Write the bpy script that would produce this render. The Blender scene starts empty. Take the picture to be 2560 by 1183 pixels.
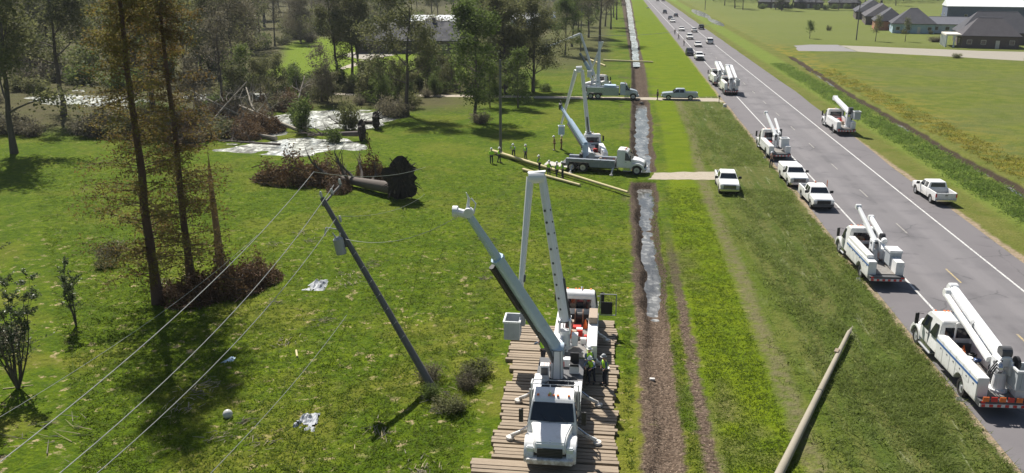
import bpy, bmesh, math, random
import numpy as np
from mathutils import Vector, Matrix, Quaternion
R = math.radians
PI = math.pi
scene = bpy.context.scene
COL = scene.collection

# ------------------------------------------------------------ camera, sky, sun
CAM_H = 21.6
PITCH, YAW = R(17.2), R(6.48)
cam_d = bpy.data.cameras.new('camera'); cam = bpy.data.objects.new('camera', cam_d); COL.objects.link(cam)
cam_d.sensor_fit = 'HORIZONTAL'; cam_d.sensor_width = 36.0
cam_d.lens = 36.0 * 2186 / 2560
cam_d.clip_start = 0.5; cam_d.clip_end = 9000
cam.location = (0, 0, CAM_H)
cam.rotation_euler = (PI / 2 - PITCH, 0, YAW)
scene.camera = cam
SUN_EL = R(51); SUN_AZ = math.atan2(-0.51, 0.858)      # the sun stands beyond the scene, a little left
world = bpy.data.worlds.new('World'); scene.world = world; world.use_nodes = True
wn = world.node_tree.nodes; wl = world.node_tree.links
sky = wn.new('ShaderNodeTexSky'); sky.sky_type = 'NISHITA'; sky.sun_disc = False
sky.sun_elevation = SUN_EL; sky.sun_rotation = SUN_AZ; sky.air_density = 1.2; sky.dust_density = 1.5
bg = [n for n in wn if n.type == 'BACKGROUND'][0]
wl.new(sky.outputs[0], bg.inputs[0]); bg.inputs[1].default_value = 0.05
sun_d = bpy.data.lights.new('sun', 'SUN'); sun_d.energy = 5.0; sun_d.angle = R(0.53); sun_d.color = (1, 0.95, 0.87)
sun = bpy.data.objects.new('sun', sun_d); COL.objects.link(sun)
_d = Vector((-math.cos(SUN_EL) * math.sin(SUN_AZ), -math.cos(SUN_EL) * math.cos(SUN_AZ), -math.sin(SUN_EL)))
sun.rotation_euler = _d.to_track_quat('-Z', 'Y').to_euler()
scene.view_settings.view_transform = 'Standard'; scene.view_settings.look = 'None'
scene.view_settings.exposure = 0.66; scene.view_settings.gamma = 1.0

# ------------------------------------------------------------ materials
class NT:
    """small helper for writing shader graphs"""
    def __init__(s, name):
        s.m = bpy.data.materials.new(name); s.m.use_nodes = True
        s.t = s.m.node_tree; s.n = s.t.nodes; s.l = s.t.links
        s.b = s.n['Principled BSDF']; s.out = s.n['Material Output']
    def inp(s, sock, v):
        if hasattr(v, 'is_output') or isinstance(v, bpy.types.NodeSocket): s.l.new(v, sock)
        else: sock.default_value = v
    def new(s, t, **k):
        n = s.n.new(t)
        for a, b in k.items(): setattr(n, a, b)
        return n
    def math(s, op, a, b=0.0, c=0.0, clamp=False):
        n = s.new('ShaderNodeMath', operation=op); n.use_clamp = clamp
        s.inp(n.inputs[0], a); s.inp(n.inputs[1], b); s.inp(n.inputs[2], c)
        return n.outputs[0]
    def pos(s):
        g = s.new('ShaderNodeNewGeometry'); x = s.new('ShaderNodeSeparateXYZ'); s.l.new(g.outputs['Position'], x.inputs[0])
        return g.outputs['Position'], x.outputs[0], x.outputs[1], x.outputs[2]
    def obj(s):
        return s.new('ShaderNodeTexCoord').outputs['Object']
    def noise(s, co, scale, detail=3, rough=.55, stretch=None, off=None, color=False):
        if stretch or off:
            mp = s.new('ShaderNodeMapping'); s.l.new(co, mp.inputs[0])
            if stretch: mp.inputs['Scale'].default_value = stretch
            if off: mp.inputs['Location'].default_value = off
            co = mp.outputs[0]
        n = s.new('ShaderNodeTexNoise'); s.l.new(co, n.inputs['Vector'])
        n.inputs['Scale'].default_value = scale; n.inputs['Detail'].default_value = detail; n.inputs['Roughness'].default_value = rough
        return n.outputs['Color' if color else 'Fac']
    def smooth(s, v, a, b, lo=0.0, hi=1.0):
        n = s.new('ShaderNodeMapRange', interpolation_type='SMOOTHSTEP')
        s.inp(n.inputs['Value'], v); s.inp(n.inputs['From Min'], a); s.inp(n.inputs['From Max'], b)
        s.inp(n.inputs['To Min'], lo); s.inp(n.inputs['To Max'], hi)
        return n.outputs[0]
    def mix(s, f, a, b, mode='MIX'):
        n = s.new('ShaderNodeMix', data_type='RGBA', blend_type=mode)
        s.inp(n.inputs[0], f)
        for k, v in ((6, a), (7, b)):
            if isinstance(v, (tuple, list)): v = tuple(v) + (1,) if len(v) == 3 else v
            s.inp(n.inputs[k], v)
        return n.outputs[2]
    def ramp(s, f, stops):
        n = s.new('ShaderNodeValToRGB'); s.l.new(f, n.inputs[0]); e = n.color_ramp.elements
        while len(e) < len(stops): e.new(0.5)
        for el, (p, c) in zip(e, stops): el.position = p; el.color = tuple(c) + (1,)
        return n.outputs[0]
    def bump(s, h, strength=.4, dist=.1):
        n = s.new('ShaderNodeBump'); n.inputs['Strength'].default_value = strength; n.inputs['Distance'].default_value = dist
        s.l.new(h, n.inputs['Height']); s.l.new(n.outputs[0], s.b.inputs['Normal'])
    def base(s, c, rough=.6, metal=0.0, spec=None):
        if isinstance(c, (tuple, list)): c = tuple(c) + (1,)
        s.inp(s.b.inputs['Base Color'], c); s.inp(s.b.inputs['Roughness'], rough); s.inp(s.b.inputs['Metallic'], metal)
        if spec is not None: s.b.inputs['Specular IOR Level'].default_value = spec
        return s.m

def plain(name, c, rough=.5, metal=0.0, var=.12, scale=3.0, dirt=None, dirt_amt=.35, spec=None):
    """painted or bare surface with a little mottling and grime"""
    t = NT(name); co = t.obj()
    n = t.noise(co, scale, 4, .6)
    dark = tuple(x * (1 - var) for x in c); lite = tuple(min(1, x * (1 + var * .5)) for x in c)
    col = t.mix(n, dark, lite)
    if dirt:
        d = t.smooth(t.noise(co, scale * .8, 5, .7, off=(3, 7, 1)), .5, .72, 0, dirt_amt)
        col = t.mix(d, col, dirt)
    return t.base(col, t.smooth(n, .2, .8, rough * .85, min(1, rough * 1.15)), metal, spec)

M = {}
def grimy_white():
    t = NT('white_paint'); co = t.obj(); n = t.noise(co, 1.5, 4, .6); x = t.new('ShaderNodeSeparateXYZ'); t.l.new(co, x.inputs[0])
    c = t.mix(n, (.75, .75, .74), (.82, .82, .81)); c = t.mix(t.smooth(t.noise(co, 2.2, 5, .7, off=(3, 7, 1)), .52, .72, 0, .3), c, (.42, .38, .32))
    low = t.math('MULTIPLY', t.smooth(x.outputs[2], .35, 1.15, .75, 0.), t.smooth(t.noise(co, 5, 4, .7), .3, .65)); c = t.mix(low, c, (.26, .21, .15))
    st = t.smooth(t.noise(co, 2.4, 4, .7, stretch=(5, 5, .35)), .60, .72, 0, .3); c = t.mix(st, c, (.36, .33, .29))
    return t.base(c, t.smooth(n, .2, .8, .26, .42))
M['white'] = grimy_white()
M['boom'] = plain('boom_fibreglass', (.74, .75, .76), .38, var=.07, scale=1.2, dirt=(.4, .4, .4), dirt_amt=.3)
M['boomblue'] = plain('grey_blue_boom_paint', (.44, .56, .68), .4, var=.1, scale=1.2, dirt=(.2, .22, .24), dirt_amt=.4)
M['bucketgrey'] = plain('bucket_grey', (.44, .47, .49), .5, var=.1, dirt=(.25, .26, .27))
M['grey'] = plain('grey_steel', (.33, .34, .35), .5, var=.15)
M['dgrey'] = plain('dark_steel', (.075, .078, .085), .55, var=.25, dirt=(.16, .13, .10))
M['black'] = plain('black_plastic', (.02, .02, .022), .5, var=.2)
M['rubber'] = plain('tyre_rubber', (.022, .021, .02), .85, var=.3, dirt=(.10, .08, .06), dirt_amt=.4)
M['rim'] = plain('wheel_rim', (.55, .56, .57), .35, .4, var=.15)
M['chrome'] = plain('bright_metal', (.62, .63, .65), .22, .9)
M['glass'] = plain('vehicle_glass', (.012, .016, .022), .07, var=.2, spec=.8)
M['lamp'] = plain('headlamp_lens', (.75, .78, .8), .12, .2)
M['red'] = plain('red_plastic', (.55, .03, .02), .4)
M['orange'] = plain('orange_plastic', (.75, .17, .03), .5)
M['blue'] = plain('blue_stripe', (.03, .12, .36), .4)
M['lblue'] = plain('pale_blue_paint', (.42, .56, .68), .4, dirt=(.2, .2, .2))
M['silver'] = plain('silver_paint', (.42, .47, .52), .3, .35, var=.06)
M['darkpaint'] = plain('dark_paint', (.025, .028, .035), .25, .2)
M['deck'] = plain('truck_deck', (.20, .19, .18), .75, var=.4, dirt=(.12, .08, .05), dirt_amt=.7)
M['porcelain'] = plain('porcelain', (.5, .5, .48), .25)
M['wire'] = plain('bare_wire', (.30, .31, .30), .45, .5)
M['concrete'] = plain('concrete', (.45, .43, .39), .85, var=.2, dirt=(.25, .22, .18))
M['hivis'] = plain('high_visibility_cloth', (.50, .88, .05), .8)
M['reflect'] = plain('reflective_tape', (.6, .6, .55), .4)
M['denim'] = plain('dark_trousers', (.03, .035, .055), .9)
M['shirt'] = plain('grey_blue_shirt', (.13, .17, .24), .9)
M['brownshirt'] = plain('tan_work_shirt', (.24, .14, .08), .9)
M['skin'] = plain('skin', (.45, .26, .18), .6)
M['hair'] = plain('brown_hair', (.04, .025, .015), .8)
M['cloth'] = plain('tan_canvas', (.38, .30, .23), .9, var=.3)
M['tarp'] = plain('grey_tarp', (.30, .32, .35), .6, var=.5, scale=6)

def woodmat(name, c1, c2, stretch, scale=3, bump=.4, rough=.85):
    t = NT(name); co = t.obj()
    n = t.noise(co, scale, 5, .65, stretch=stretch); k = t.noise(co, .6, 3, .6)
    col = t.mix(t.smooth(n, .3, .7), c1, c2)
    col = t.mix(t.smooth(k, .45, .7, 0, .45), col, tuple(x * .5 for x in c1))
    g = t.new('ShaderNodeNewGeometry'); col = t.mix(.55, col, t.ramp(g.outputs['Random Per Island'], [(0, tuple(x * .7 for x in c1)), (.5, c2), (1, tuple(min(1, x * 1.25) for x in c2))]))
    t.bump(n, bump, .02); return t.base(col, rough)
M['mat'] = woodmat('weathered_timber', (.11, .082, .056), (.29, .23, .165), (1, 12, 12))
M['pole'] = woodmat('old_pole_wood', (.07, .068, .066), (.13, .125, .12), (10, 10, .5))
M['treated'] = woodmat('fresh_treated_pole', (.34, .29, .15), (.50, .43, .24), (10, 10, .5))
M['greypole'] = woodmat('weathered_grey_pole', (.12, .10, .082), (.29, .26, .20), (10, 10, .5))
M['bark'] = woodmat('bark', (.045, .036, .03), (.11, .09, .075), (6, 6, 1), 4)
M['redbark'] = woodmat('cypress_bark', (.045, .026, .020), (.105, .06, .045), (8, 8, .6), 4)
M['rawwood'] = woodmat('split_wood', (.12, .065, .042), (.27, .16, .10), (8, 8, .6), 5)

def leafmat(name, stops, trans=.3, rough=.7):
    t = NT(name); g = t.new('ShaderNodeNewGeometry'); oi = t.new('ShaderNodeObjectInfo')
    p, X, Y, Z = t.pos()
    f = t.math('MULTIPLY_ADD', t.noise(p, .55, 2), .8, t.math('MULTIPLY', g.outputs['Random Per Island'], .45))
    f = t.math('ADD', f, t.math('MULTIPLY_ADD', oi.outputs['Random'], .24, -.26))
    col = t.ramp(f, stops)
    t.base(col, rough, 0, .25)
    tr = t.new('ShaderNodeBsdfTranslucent'); t.l.new(col, tr.inputs[0])
    ms = t.new('ShaderNodeMixShader'); ms.inputs[0].default_value = trans
    t.l.new(t.b.outputs[0], ms.inputs[1]); t.l.new(tr.outputs[0], ms.inputs[2]); t.l.new(ms.outputs[0], t.out.inputs[0])
    return t.m
M['leaf'] = leafmat('olive_foliage', [(.1, (.060, .068, .028)), (.45, (.12, .13, .052)), (.7, (.18, .185, .075)), (1, (.23, .21, .11))], .5)
M['leafgreen'] = leafmat('green_foliage', [(.1, (.055, .085, .020)), (.5, (.11, .155, .036)), (1, (.19, .22, .065))], .5)
M['leafdry'] = leafmat('grey_brown_foliage', [(.1, (.085, .075, .05)), (.5, (.155, .14, .09)), (1, (.23, .21, .13))], .45)
M['leafdead'] = leafmat('dead_red_brown_foliage', [(.1, (.05, .028, .013)), (.5, (.12, .072, .034)), (1, (.23, .16, .08))], .3)
M['leafcyp'] = leafmat('cypress_foliage', [(.1, (.08, .050, .018)), (.4, (.16, .108, .032)), (.65, (.16, .155, .040)), (1, (.26, .17, .055))], .5)
M['leafsap'] = leafmat('sapling_foliage', [(.1, (.05, .07, .03)), (.55, (.11, .14, .06)), (1, (.34, .36, .24))], .35, .4)
M['grassblade'] = leafmat('grass_blades', [(.1, (.085, .13, .010)), (.5, (.13, .19, .012)), (1, (.21, .24, .035))], .6)
M['weedblade'] = leafmat('tall_weed_blades', [(.1, (.12, .165, .03)), (.5, (.20, .25, .06)), (1, (.38, .42, .20))], .6)

# ------------------------------------------------------------ mesh builder
class MB:
    def __init__(s): s.v = []; s.f = []; s.mi = []; s.mats = []
    def m(s, mat):
        mat = M[mat] if isinstance(mat, str) else mat
        if mat not in s.mats: s.mats.append(mat)
        return s.mats.index(mat)
    def add(s, vs, fs, mat=None, X=None):
        o = len(s.v); k = s.m(mat) if mat else 0
        for p in vs: s.v.append(tuple(X @ Vector(p)) if X is not None else tuple(p))
        for f in fs: s.f.append(tuple(i + o for i in f)); s.mi.append(k)
        return s
    def box(s, x0, x1, y0, y1, z0, z1, mat=None, X=None):
        vs = [(x, y, z) for z in (z0, z1) for y in (y0, y1) for x in (x0, x1)]
        return s.add(vs, [(0, 2, 3, 1), (4, 5, 7, 6), (0, 1, 5, 4), (1, 3, 7, 5), (3, 2, 6, 7), (2, 0, 4, 6)], mat, X)
    def beam(s, a, b, w0, h0, w1=None, h1=None, mat=None, up=(0, 0, 1)):
        a, b = Vector(a), Vector(b); d = (b - a).normalized(); up = Vector(up)
        if abs(d.dot(up)) > .98: up = Vector((0, 1, 0))
        sx = d.cross(up).normalized(); uz = sx.cross(d).normalized()
        w1 = w0 if w1 is None else w1; h1 = h0 if h1 is None else h1; vs = []
        for p, w, h in ((a, w0, h0), (b, w1, h1)):
            c = .22
            for i, j in ((-.5, -.5 + c), (-.5 + c, -.5), (.5 - c, -.5), (.5, -.5 + c), (.5, .5 - c), (.5 - c, .5), (-.5 + c, .5), (-.5, .5 - c)):
                vs.append(p + sx * w * i + uz * h * j)
        fs = [(i, (i + 1) % 8, 8 + (i + 1) % 8, 8 + i) for i in range(8)] + [tuple(range(7, -1, -1)), tuple(range(8, 16))]
        return s.add(vs, fs, mat)
    def tube(s, pts, rad, n=8, mat=None, cap=True):
        pts = [Vector(p) for p in pts]
        if not hasattr(rad, '__len__'): rad = [rad] * len(pts)
        o = []; ref = None
        for i, p in enumerate(pts):
            d = (pts[min(i + 1, len(pts) - 1)] - pts[max(i - 1, 0)]).normalized()
            if ref is None: ref = Vector((1, 0, 0)) if abs(d.x) < .8 else Vector((0, 1, 0))
            a = d.cross(ref).normalized(); b = d.cross(a).normalized(); ref = -b.cross(d).normalized() if False else ref
            for k in range(n):
                t = 2 * PI * k / n; o.append(p + (a * math.cos(t) + b * math.sin(t)) * rad[i])
        fs = []
        for i in range(len(pts) - 1):
            for k in range(n): fs.append((i * n + k, i * n + (k + 1) % n, (i + 1) * n + (k + 1) % n, (i + 1) * n + k))
        if cap: fs += [tuple(range(n - 1, -1, -1)), tuple((len(pts) - 1) * n + k for k in range(n))]
        return s.add(o, fs, mat)
    def disc(s, c, axis, r, h, n=16, mat=None):
        c = Vector(c); a = Vector(axis).normalized()
        return s.tube([c - a * h / 2, c + a * h / 2], r, n, mat)
    def side(s, prof, hw, mat=None, cx=0.0):
        """closed side profile [(y,z)], half width hw (number, list, or f(y,z)) -> solid spanning +-x"""
        n = len(prof); W = []
        for i, (y, z) in enumerate(prof): W.append(hw(y, z) if callable(hw) else (hw[i] if hasattr(hw, '__len__') else hw))
        vs = [(cx - W[i], y, z) for i, (y, z) in enumerate(prof)] + [(cx + W[i], y, z) for i, (y, z) in enumerate(prof)]
        fs = [tuple(range(n)), tuple(range(2 * n - 1, n - 1, -1))] + [(i, i + n, (i + 1) % n + n, (i + 1) % n) for i in range(n)]
        return s.add(vs, fs, mat)
    def slab(s, prof, x0, x1, mat=None):
        """closed side profile [(y,z)] extruded between x0 and x1"""
        n = len(prof); vs = [(x0, y, z) for y, z in prof] + [(x1, y, z) for y, z in prof]
        fs = [tuple(range(n)), tuple(range(2 * n - 1, n - 1, -1))] + [(i, i + n, (i + 1) % n + n, (i + 1) % n) for i in range(n)]
        return s.add(vs, fs, mat)
    def mesh(s, name, bevel=0, smooth=False):
        me = bpy.data.meshes.new(name); me.from_pydata(s.v, [], s.f)
        for m in s.mats: me.materials.append(m)
        if len(s.mats) > 1: me.polygons.foreach_set('material_index', s.mi)
        bm = bmesh.new(); bm.from_mesh(me); bmesh.ops.recalc_face_normals(bm, faces=bm.faces)
        if bevel:
            es = [e for e in bm.edges if len(e.link_faces) == 2 and e.calc_face_angle(0) > .45]
            bmesh.ops.bevel(bm, geom=es, offset=bevel, segments=2, affect='EDGES', clamp_overlap=True)
        bm.to_mesh(me); bm.free()
        if smooth or bevel:
            me.polygons.foreach_set('use_smooth', [True] * len(me.polygons))
            me.set_sharp_from_angle(angle=R(38)) if hasattr(me, 'set_sharp_from_angle') else None
        return me
    def build(s, name, parent=None, bevel=0, smooth=False, label=None):
        o = bpy.data.objects.new(name, s.mesh(name, bevel, smooth)); COL.objects.link(o)
        if parent: o.parent = parent
        if label: o['label'] = label
        return o

def put(name, me, parent=None):
    o = bpy.data.objects.new(name, me); COL.objects.link(o)
    if parent: o.parent = parent
    return o
def tag(o, label, cat, group=None, kind=None):
    if label: o['label'] = label
    if cat: o['category'] = cat
    if group: o['group'] = group
    if kind: o['kind'] = kind
    return o
def empty(name, loc, rz=0.0, label=None, cat=None, group=None):
    o = bpy.data.objects.new(name, None); COL.objects.link(o); o.location = loc; o.rotation_euler = (0, 0, rz); o.empty_display_size = .3
    return tag(o, label, cat, group)
def struct(o): o['kind'] = 'structure'; return o
def dup(root, loc, rz, label=None, group=None, scale=None):
    def rec(o, par):
        c = o.copy(); COL.objects.link(c); c.parent = par
        for ch in o.children: rec(ch, c)
        return c
    r = rec(root, None); r.location = loc; r.rotation_euler = (0, 0, rz)
    if label: r['label'] = label
    if group: r['group'] = group; root['group'] = group
    if scale: r.scale = scale
    return r
def quadmesh(name, V, n, mats, F=None):
    """V: (k*n,3) numpy vertices, k loose faces of n corners"""
    me = bpy.data.meshes.new(name); k = len(V) // n
    me.vertices.add(len(V)); me.vertices.foreach_set('co', V.astype(np.float32).ravel())
    me.loops.add(len(V)); me.loops.foreach_set('vertex_index', np.arange(len(V), dtype=np.int32))
    me.polygons.add(k); me.polygons.foreach_set('loop_start', np.arange(0, len(V), n, dtype=np.int32))
    me.polygons.foreach_set('loop_total', np.full(k, n, dtype=np.int32))
    for m in mats: me.materials.append(m)
    me.update(calc_edges=True); return me
# ------------------------------------------------------------ the land
def interp(y, xs, ys): return np.interp(y, xs, ys)
def vnoise(x, y, s, seed=0):
    """cheap smooth value noise"""
    x = np.asarray(x) / s; y = np.asarray(y) / s
    xi = np.floor(x).astype(np.int64); yi = np.floor(y).astype(np.int64); fx = x - xi; fy = y - yi
    fx = fx * fx * (3 - 2 * fx); fy = fy * fy * (3 - 2 * fy)
    def h(a, b):
        n = (a * 374761393 + b * 668265263 + seed * 974634777) & 0xffffffff
        n = ((n ^ (n >> 13)) * 1274126177) & 0xffffffff
        return ((n ^ (n >> 16)) & 0xffff) / 65535.0
    return (h(xi, yi) * (1 - fx) + h(xi + 1, yi) * fx) * (1 - fy) + (h(xi, yi + 1) * (1 - fx) + h(xi + 1, yi + 1) * fx) * fy
def sst(v, a, b):
    t = np.clip((v - a) / (b - a), 0, 1); return t * t * (3 - 2 * t)
DY = [0, 30, 60, 90, 129, 215, 487, 900]
def ditch_l(Y): return interp(Y, DY, [2.1, 2.15, 2.35, 2.35, 2.8, 4.3, 5.6, 7])
def ditch_r(Y): return interp(Y, DY, [3.6, 3.75, 4.4, 5.3, 6.3, 7.1, 10.0, 13])
PONDS = [(-48, 113, 5, 3, .3), (-39, 104.5, 9.5, 5.8, 0), (-42, 124.5, 12, 8, .3), (-36, 125, 5, 8, 0), (-88, 138.5, 13, 5.5, -.2), (-65, 146, 10, 5, 0)]
def height(X, Y):
    X = np.asarray(X, dtype=float); Y = np.asarray(Y, dtype=float)
    l, r = ditch_l(Y), ditch_r(Y); c = (l + r) / 2; hw = (r - l) / 2
    wob = (vnoise(Y, X * .3, 2.3, 5) - .5) * .5
    d = np.abs(X - c + wob) / hw
    depth = interp(Y, [0, 46, 56, 90, 130, 900], [.22, .28, .80, .90, 1.0, 1.3])
    gap = 1 - np.maximum(sst(Y, 89.2, 90.6) * (1 - sst(Y, 94.6, 96)), sst(Y, 147, 148.4) * (1 - sst(Y, 151.8, 153)))
    z = -depth * (1 - sst(d, .25, 1.0)) * gap
    z += (.10 + .62 * sst(Y, 48, 60) * (1 - sst(Y, 200, 220))) * (.6 * vnoise(X, Y, .55, 9) + .4 * vnoise(X * 1.0, Y * .6, 1.5, 19) - .5) * (1 - sst(d, .6, 1.0)) * gap
    # right-hand ditch
    rc = interp(Y, [0, 110, 165, 220, 300, 900], [42.3, 41.4, 42.0, 44.0, 47, 70]); rd = np.abs(X - rc + wob * 1.5) / 1.15
    z -= .6 * (1 - sst(rd, .2, 1.0)) * (1 - sst(Y, 225, 235))
    # far pools beside the road
    for (px, py, rx, ry) in ((41.0, 440, 2.6, 42), (41.0, 372, 2.0, 26)):
        z -= .5 * (1 - sst(((X - px) / rx) ** 2 + ((Y - py) / ry) ** 2, .5, 1.3))
    for (px, py, rx, ry, a) in PONDS:
        dx, dy = X - px, Y - py; u = dx * math.cos(a) + dy * math.sin(a); w = -dx * math.sin(a) + dy * math.cos(a)
        q = (u / rx) ** 2 + (w / ry) ** 2 + (vnoise(X, Y, 2.2, 3) - .5) * 1.1
        z = np.minimum(z, -.32 * (1 - sst(q, .4, 1.3)) + .02)
    # gentle lumps of the pasture, none under road, lanes or mats
    calm = sst(X, -7.2, -6.2) * (1 - sst(X, 1.2, 1.9)) * (1 - sst(Y, 54, 57))
    m = (1 - calm) * (1 - sst(X, 9, 12) * (1 - sst(X, 33, 37))) * (1 - (X > -25) * (X < 20) * sst(Y, 87, 89) * (1 - sst(Y, 97, 99))) * (1 - sst(Y, 145, 147) * (1 - sst(Y, 153, 155)) * (X > -70)) * (1 - sst(Y, 205, 225))
    z = z + m * ((vnoise(X, Y, 6, 1) - .5) * .22 + (vnoise(X, Y, 1.3, 2) - .5) * .12)
    return z
def rng_list(*seg):
    o = []
    for a, b, s in seg:
        k = a
        while k < b - 1e-6: o.append(k); k += s
    o.append(seg[-1][1]); return np.array(o)
gx = rng_list((-2600, -400, 275), (-400, -130, 30), (-130, -60, 1.4), (-60, -30, .7), (-30, 1.5, .5), (1.5, 6.6, .17), (6.6, 10, .4), (10, 18, 1.), (18, 39, 1.5), (39, 46, .3), (46, 60, 1), (60, 200, 14), (200, 2600, 240))
gy = rng_list((-120, 20, 20), (20, 30, 1), (30, 78, .4), (78, 160, .7), (160, 240, 1.6), (240, 500, 6), (500, 900, 40), (900, 4500, 400))
GX, GY = np.meshgrid(gx, gy); GZ = height(GX, GY)
nx, ny = len(gx), len(gy)
V = np.stack([GX, GY, GZ], -1).reshape(-1, 3)
ii = (np.arange(ny - 1)[:, None] * nx + np.arange(nx - 1)[None]).ravel()
F = np.stack([ii, ii + 1, ii + 1 + nx, ii + nx], -1)
me = bpy.data.meshes.new('ground'); me.vertices.add(len(V)); me.vertices.foreach_set('co', V.astype(np.float32).ravel())
me.loops.add(F.size); me.loops.foreach_set('vertex_index', F.astype(np.int32).ravel())
me.polygons.add(len(F)); me.polygons.foreach_set('loop_start', np.arange(0, F.size, 4, dtype=np.int32)); me.polygons.foreach_set('loop_total', np.full(len(F), 4, dtype=np.int32))
me.polygons.foreach_set('use_smooth', np.ones(len(F), dtype=bool)); me.update(calc_edges=True)

t = NT('grassland'); p, X, Y, Z = t.pos()
n_big = t.noise(p, .055, 3, .6); n_mid = t.noise(p, .35, 4, .6); n_cl = t.noise(p, 1.6, 4, .65); n_fine = t.noise(p, 6.5, 3, .7)
n_str = t.noise(p, .5, 4, .6, stretch=(1.6, .22, 1)); n_row = t.noise(p, .9, 3, .6, stretch=(.18, 1.4, 1))
wob = t.math('MULTIPLY_ADD', t.noise(p, .5, 4, .65, off=(9, 2, 0)), 1.5, -.75)
wob2 = t.math('MULTIPLY_ADD', t.noise(p, 1.8, 3, .7, off=(1, 6, 0)), .7, -.35)
Xw = t.math('ADD', t.math('ADD', X, t.math('MULTIPLY', wob, .6)), wob2)
def band(a, b, s=.25):
    return t.math('MULTIPLY', t.smooth(Xw, t.math('SUBTRACT', a, s) if not isinstance(a, float) else a - s, t.math('ADD', a, s) if not isinstance(a, float) else a + s),
                  t.smooth(Xw, t.math('SUBTRACT', b, s) if not isinstance(b, float) else b - s, t.math('ADD', b, s) if not isinstance(b, float) else b + s, 1.0, 0.0))
far = t.smooth(Y, 60., 200.)
# pasture on the left
past = t.mix(t.smooth(n_mid, .3, .7), (.078, .126, .006), (.130, .180, .009))
past = t.mix(t.smooth(n_big, .45, .65, 0, .55), past, (.155, .205, .009))
past = t.mix(t.smooth(n_cl, .42, .60, 0, .7), past, (.046, .086, .006))
past = t.mix(t.smooth(n_fine, .35, .7, .55, 0.), past, (.034, .062, .006))
past = t.mix(t.smooth(t.noise(p, 2.6, 3, .6, off=(8, 1, 0)), .56, .68, 0, .6), past, (.032, .060, .008))
dry = t.math('MULTIPLY', t.smooth(t.noise(p, 1.25, 4, .68, off=(4, 4, 4)), .565, .65), t.smooth(Y, 50., 75., .95, .2))
past = t.mix(t.math('MULTIPLY', dry, t.smooth(n_mid, .40, .56, .15, 1.)), past, (.36, .285, .165))
yel = t.math('MULTIPLY', t.smooth(t.noise(p, .11, 4, .6, off=(30, 0, 0)), .48, .62, 0, .6), t.smooth(Y, 40., 60., 1., .5))
past = t.mix(yel, past, (.175, .165, .030))
trk = t.math('ABSOLUTE', t.math('SUBTRACT', t.math('ABSOLUTE', t.math('ADD', t.math('ADD', X, t.math('MULTIPLY', wob, 1.2)), 9.6)), .85)); trk = t.math('MULTIPLY', t.smooth(trk, .12, .4, .5, 0.), t.math('MULTIPLY', t.smooth(Y, 45., 52.), t.smooth(Y, 88., 94., 1., 0.)))
past = t.mix(t.math('MULTIPLY', trk, t.smooth(n_cl, .35, .6)), past, (.055, .075, .018)); col = past
# rough wood floor far left / back
wood = t.math('MULTIPLY', t.smooth(X, -60., -48., 1., 0.), t.smooth(t.math('MULTIPLY_ADD', wob, 6., Y), 104., 118.))
wood = t.math('MAXIMUM', wood, t.math('MULTIPLY', t.smooth(X, -30., -16., 1., 0.), t.smooth(t.math('MULTIPLY_ADD', wob, 6., Y), 128., 142.)))
wood = t.math('MAXIMUM', wood, t.math('MULTIPLY', t.smooth(X, -24., -12., 1., 0.), t.smooth(Y, 262., 285.)))
wood = t.math('MAXIMUM', wood, t.math('MULTIPLY', t.smooth(X, -4., 1., .8, 0.), t.smooth(t.math('MULTIPLY_ADD', wob, 6., Y), 170., 215.)))
col = t.mix(t.math('MULTIPLY', wood, t.smooth(n_mid, .25, .75, 1., .78)), col, t.mix(n_cl, (.045, .042, .022), (.115, .10, .055)))
lawn = t.math('MULTIPLY', t.math('MULTIPLY', t.smooth(t.math('MULTIPLY_ADD', wob, 8., Y), 168., 182.), t.smooth(Y, 262., 285., 1., 0.)), t.math('MULTIPLY', t.smooth(t.math('MULTIPLY_ADD', wob, 3., X), t.smooth(Y, 180., 262., -76., -97.), t.smooth(Y, 180., 262., -72., -92.)), t.smooth(X, -36., -24., 1., 0.)))
col = t.mix(lawn, col, t.mix(n_mid, (.10, .16, .012), (.15, .20, .02)))
# bright mown strip between ditch and verge
limL = t.math('ADD', 5.55, t.smooth(Y, 60., 130., 0., 1.6)); limR = t.math('ADD', 9.2, t.math('ADD', t.smooth(Y, 88., 122., 0., 1.2), t.smooth(Y, 152., 156., 0., 8.6)))
lime = t.mix(t.smooth(n_mid, .3, .7), (.108, .160, .006), (.150, .190, .008))
lime = t.mix(t.smooth(n_row, .45, .65, 0, .35), lime, (.078, .118, .008)); lime = t.mix(t.smooth(n_fine, .3, .7, .35, 0.), lime, (.05, .09, .006))
verge = t.mix(t.smooth(n_str, .38, .62), (.078, .108, .018), (.135, .135, .042))
verge = t.mix(t.smooth(n_cl, .45, .65, 0, .55), verge, (.042, .070, .014)); verge = t.mix(t.smooth(n_fine, .35, .75, .4, 0.), verge, (.050, .072, .018))
strk = t.smooth(t.noise(p, 1.1, 4, .7, stretch=(1.5, .16, 1), off=(7, 3, 0)), .56, .70, 0, .75)
verge = t.mix(t.math('MULTIPLY', strk, t.smooth(X, 11., 15., .25, 1.)), verge, (.26, .27, .16))
col = t.mix(t.smooth(Xw, t.math('SUBTRACT', limR, .9), t.math('ADD', limR, 1.3)), col, t.mix(t.smooth(X, 8.5, 13.5), t.mix(.5, lime, verge), verge))
col = t.mix(t.math('MULTIPLY', t.smooth(Xw, t.math('SUBTRACT', limL, .35), t.math('ADD', limL, .35)), t.smooth(Xw, t.math('SUBTRACT', limR, .7), t.math('ADD', limR, .7), 1., 0.)), col, lime)
col = t.mix(t.math('MULTIPLY', band(t.math('ADD', limR, .05), t.math('ADD', limR, 1.1), .4), t.smooth(Y, 148., 152., t.smooth(n_cl, .3, .6, .15, .8), 0.)), col, (.155, .135, .075))
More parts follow.
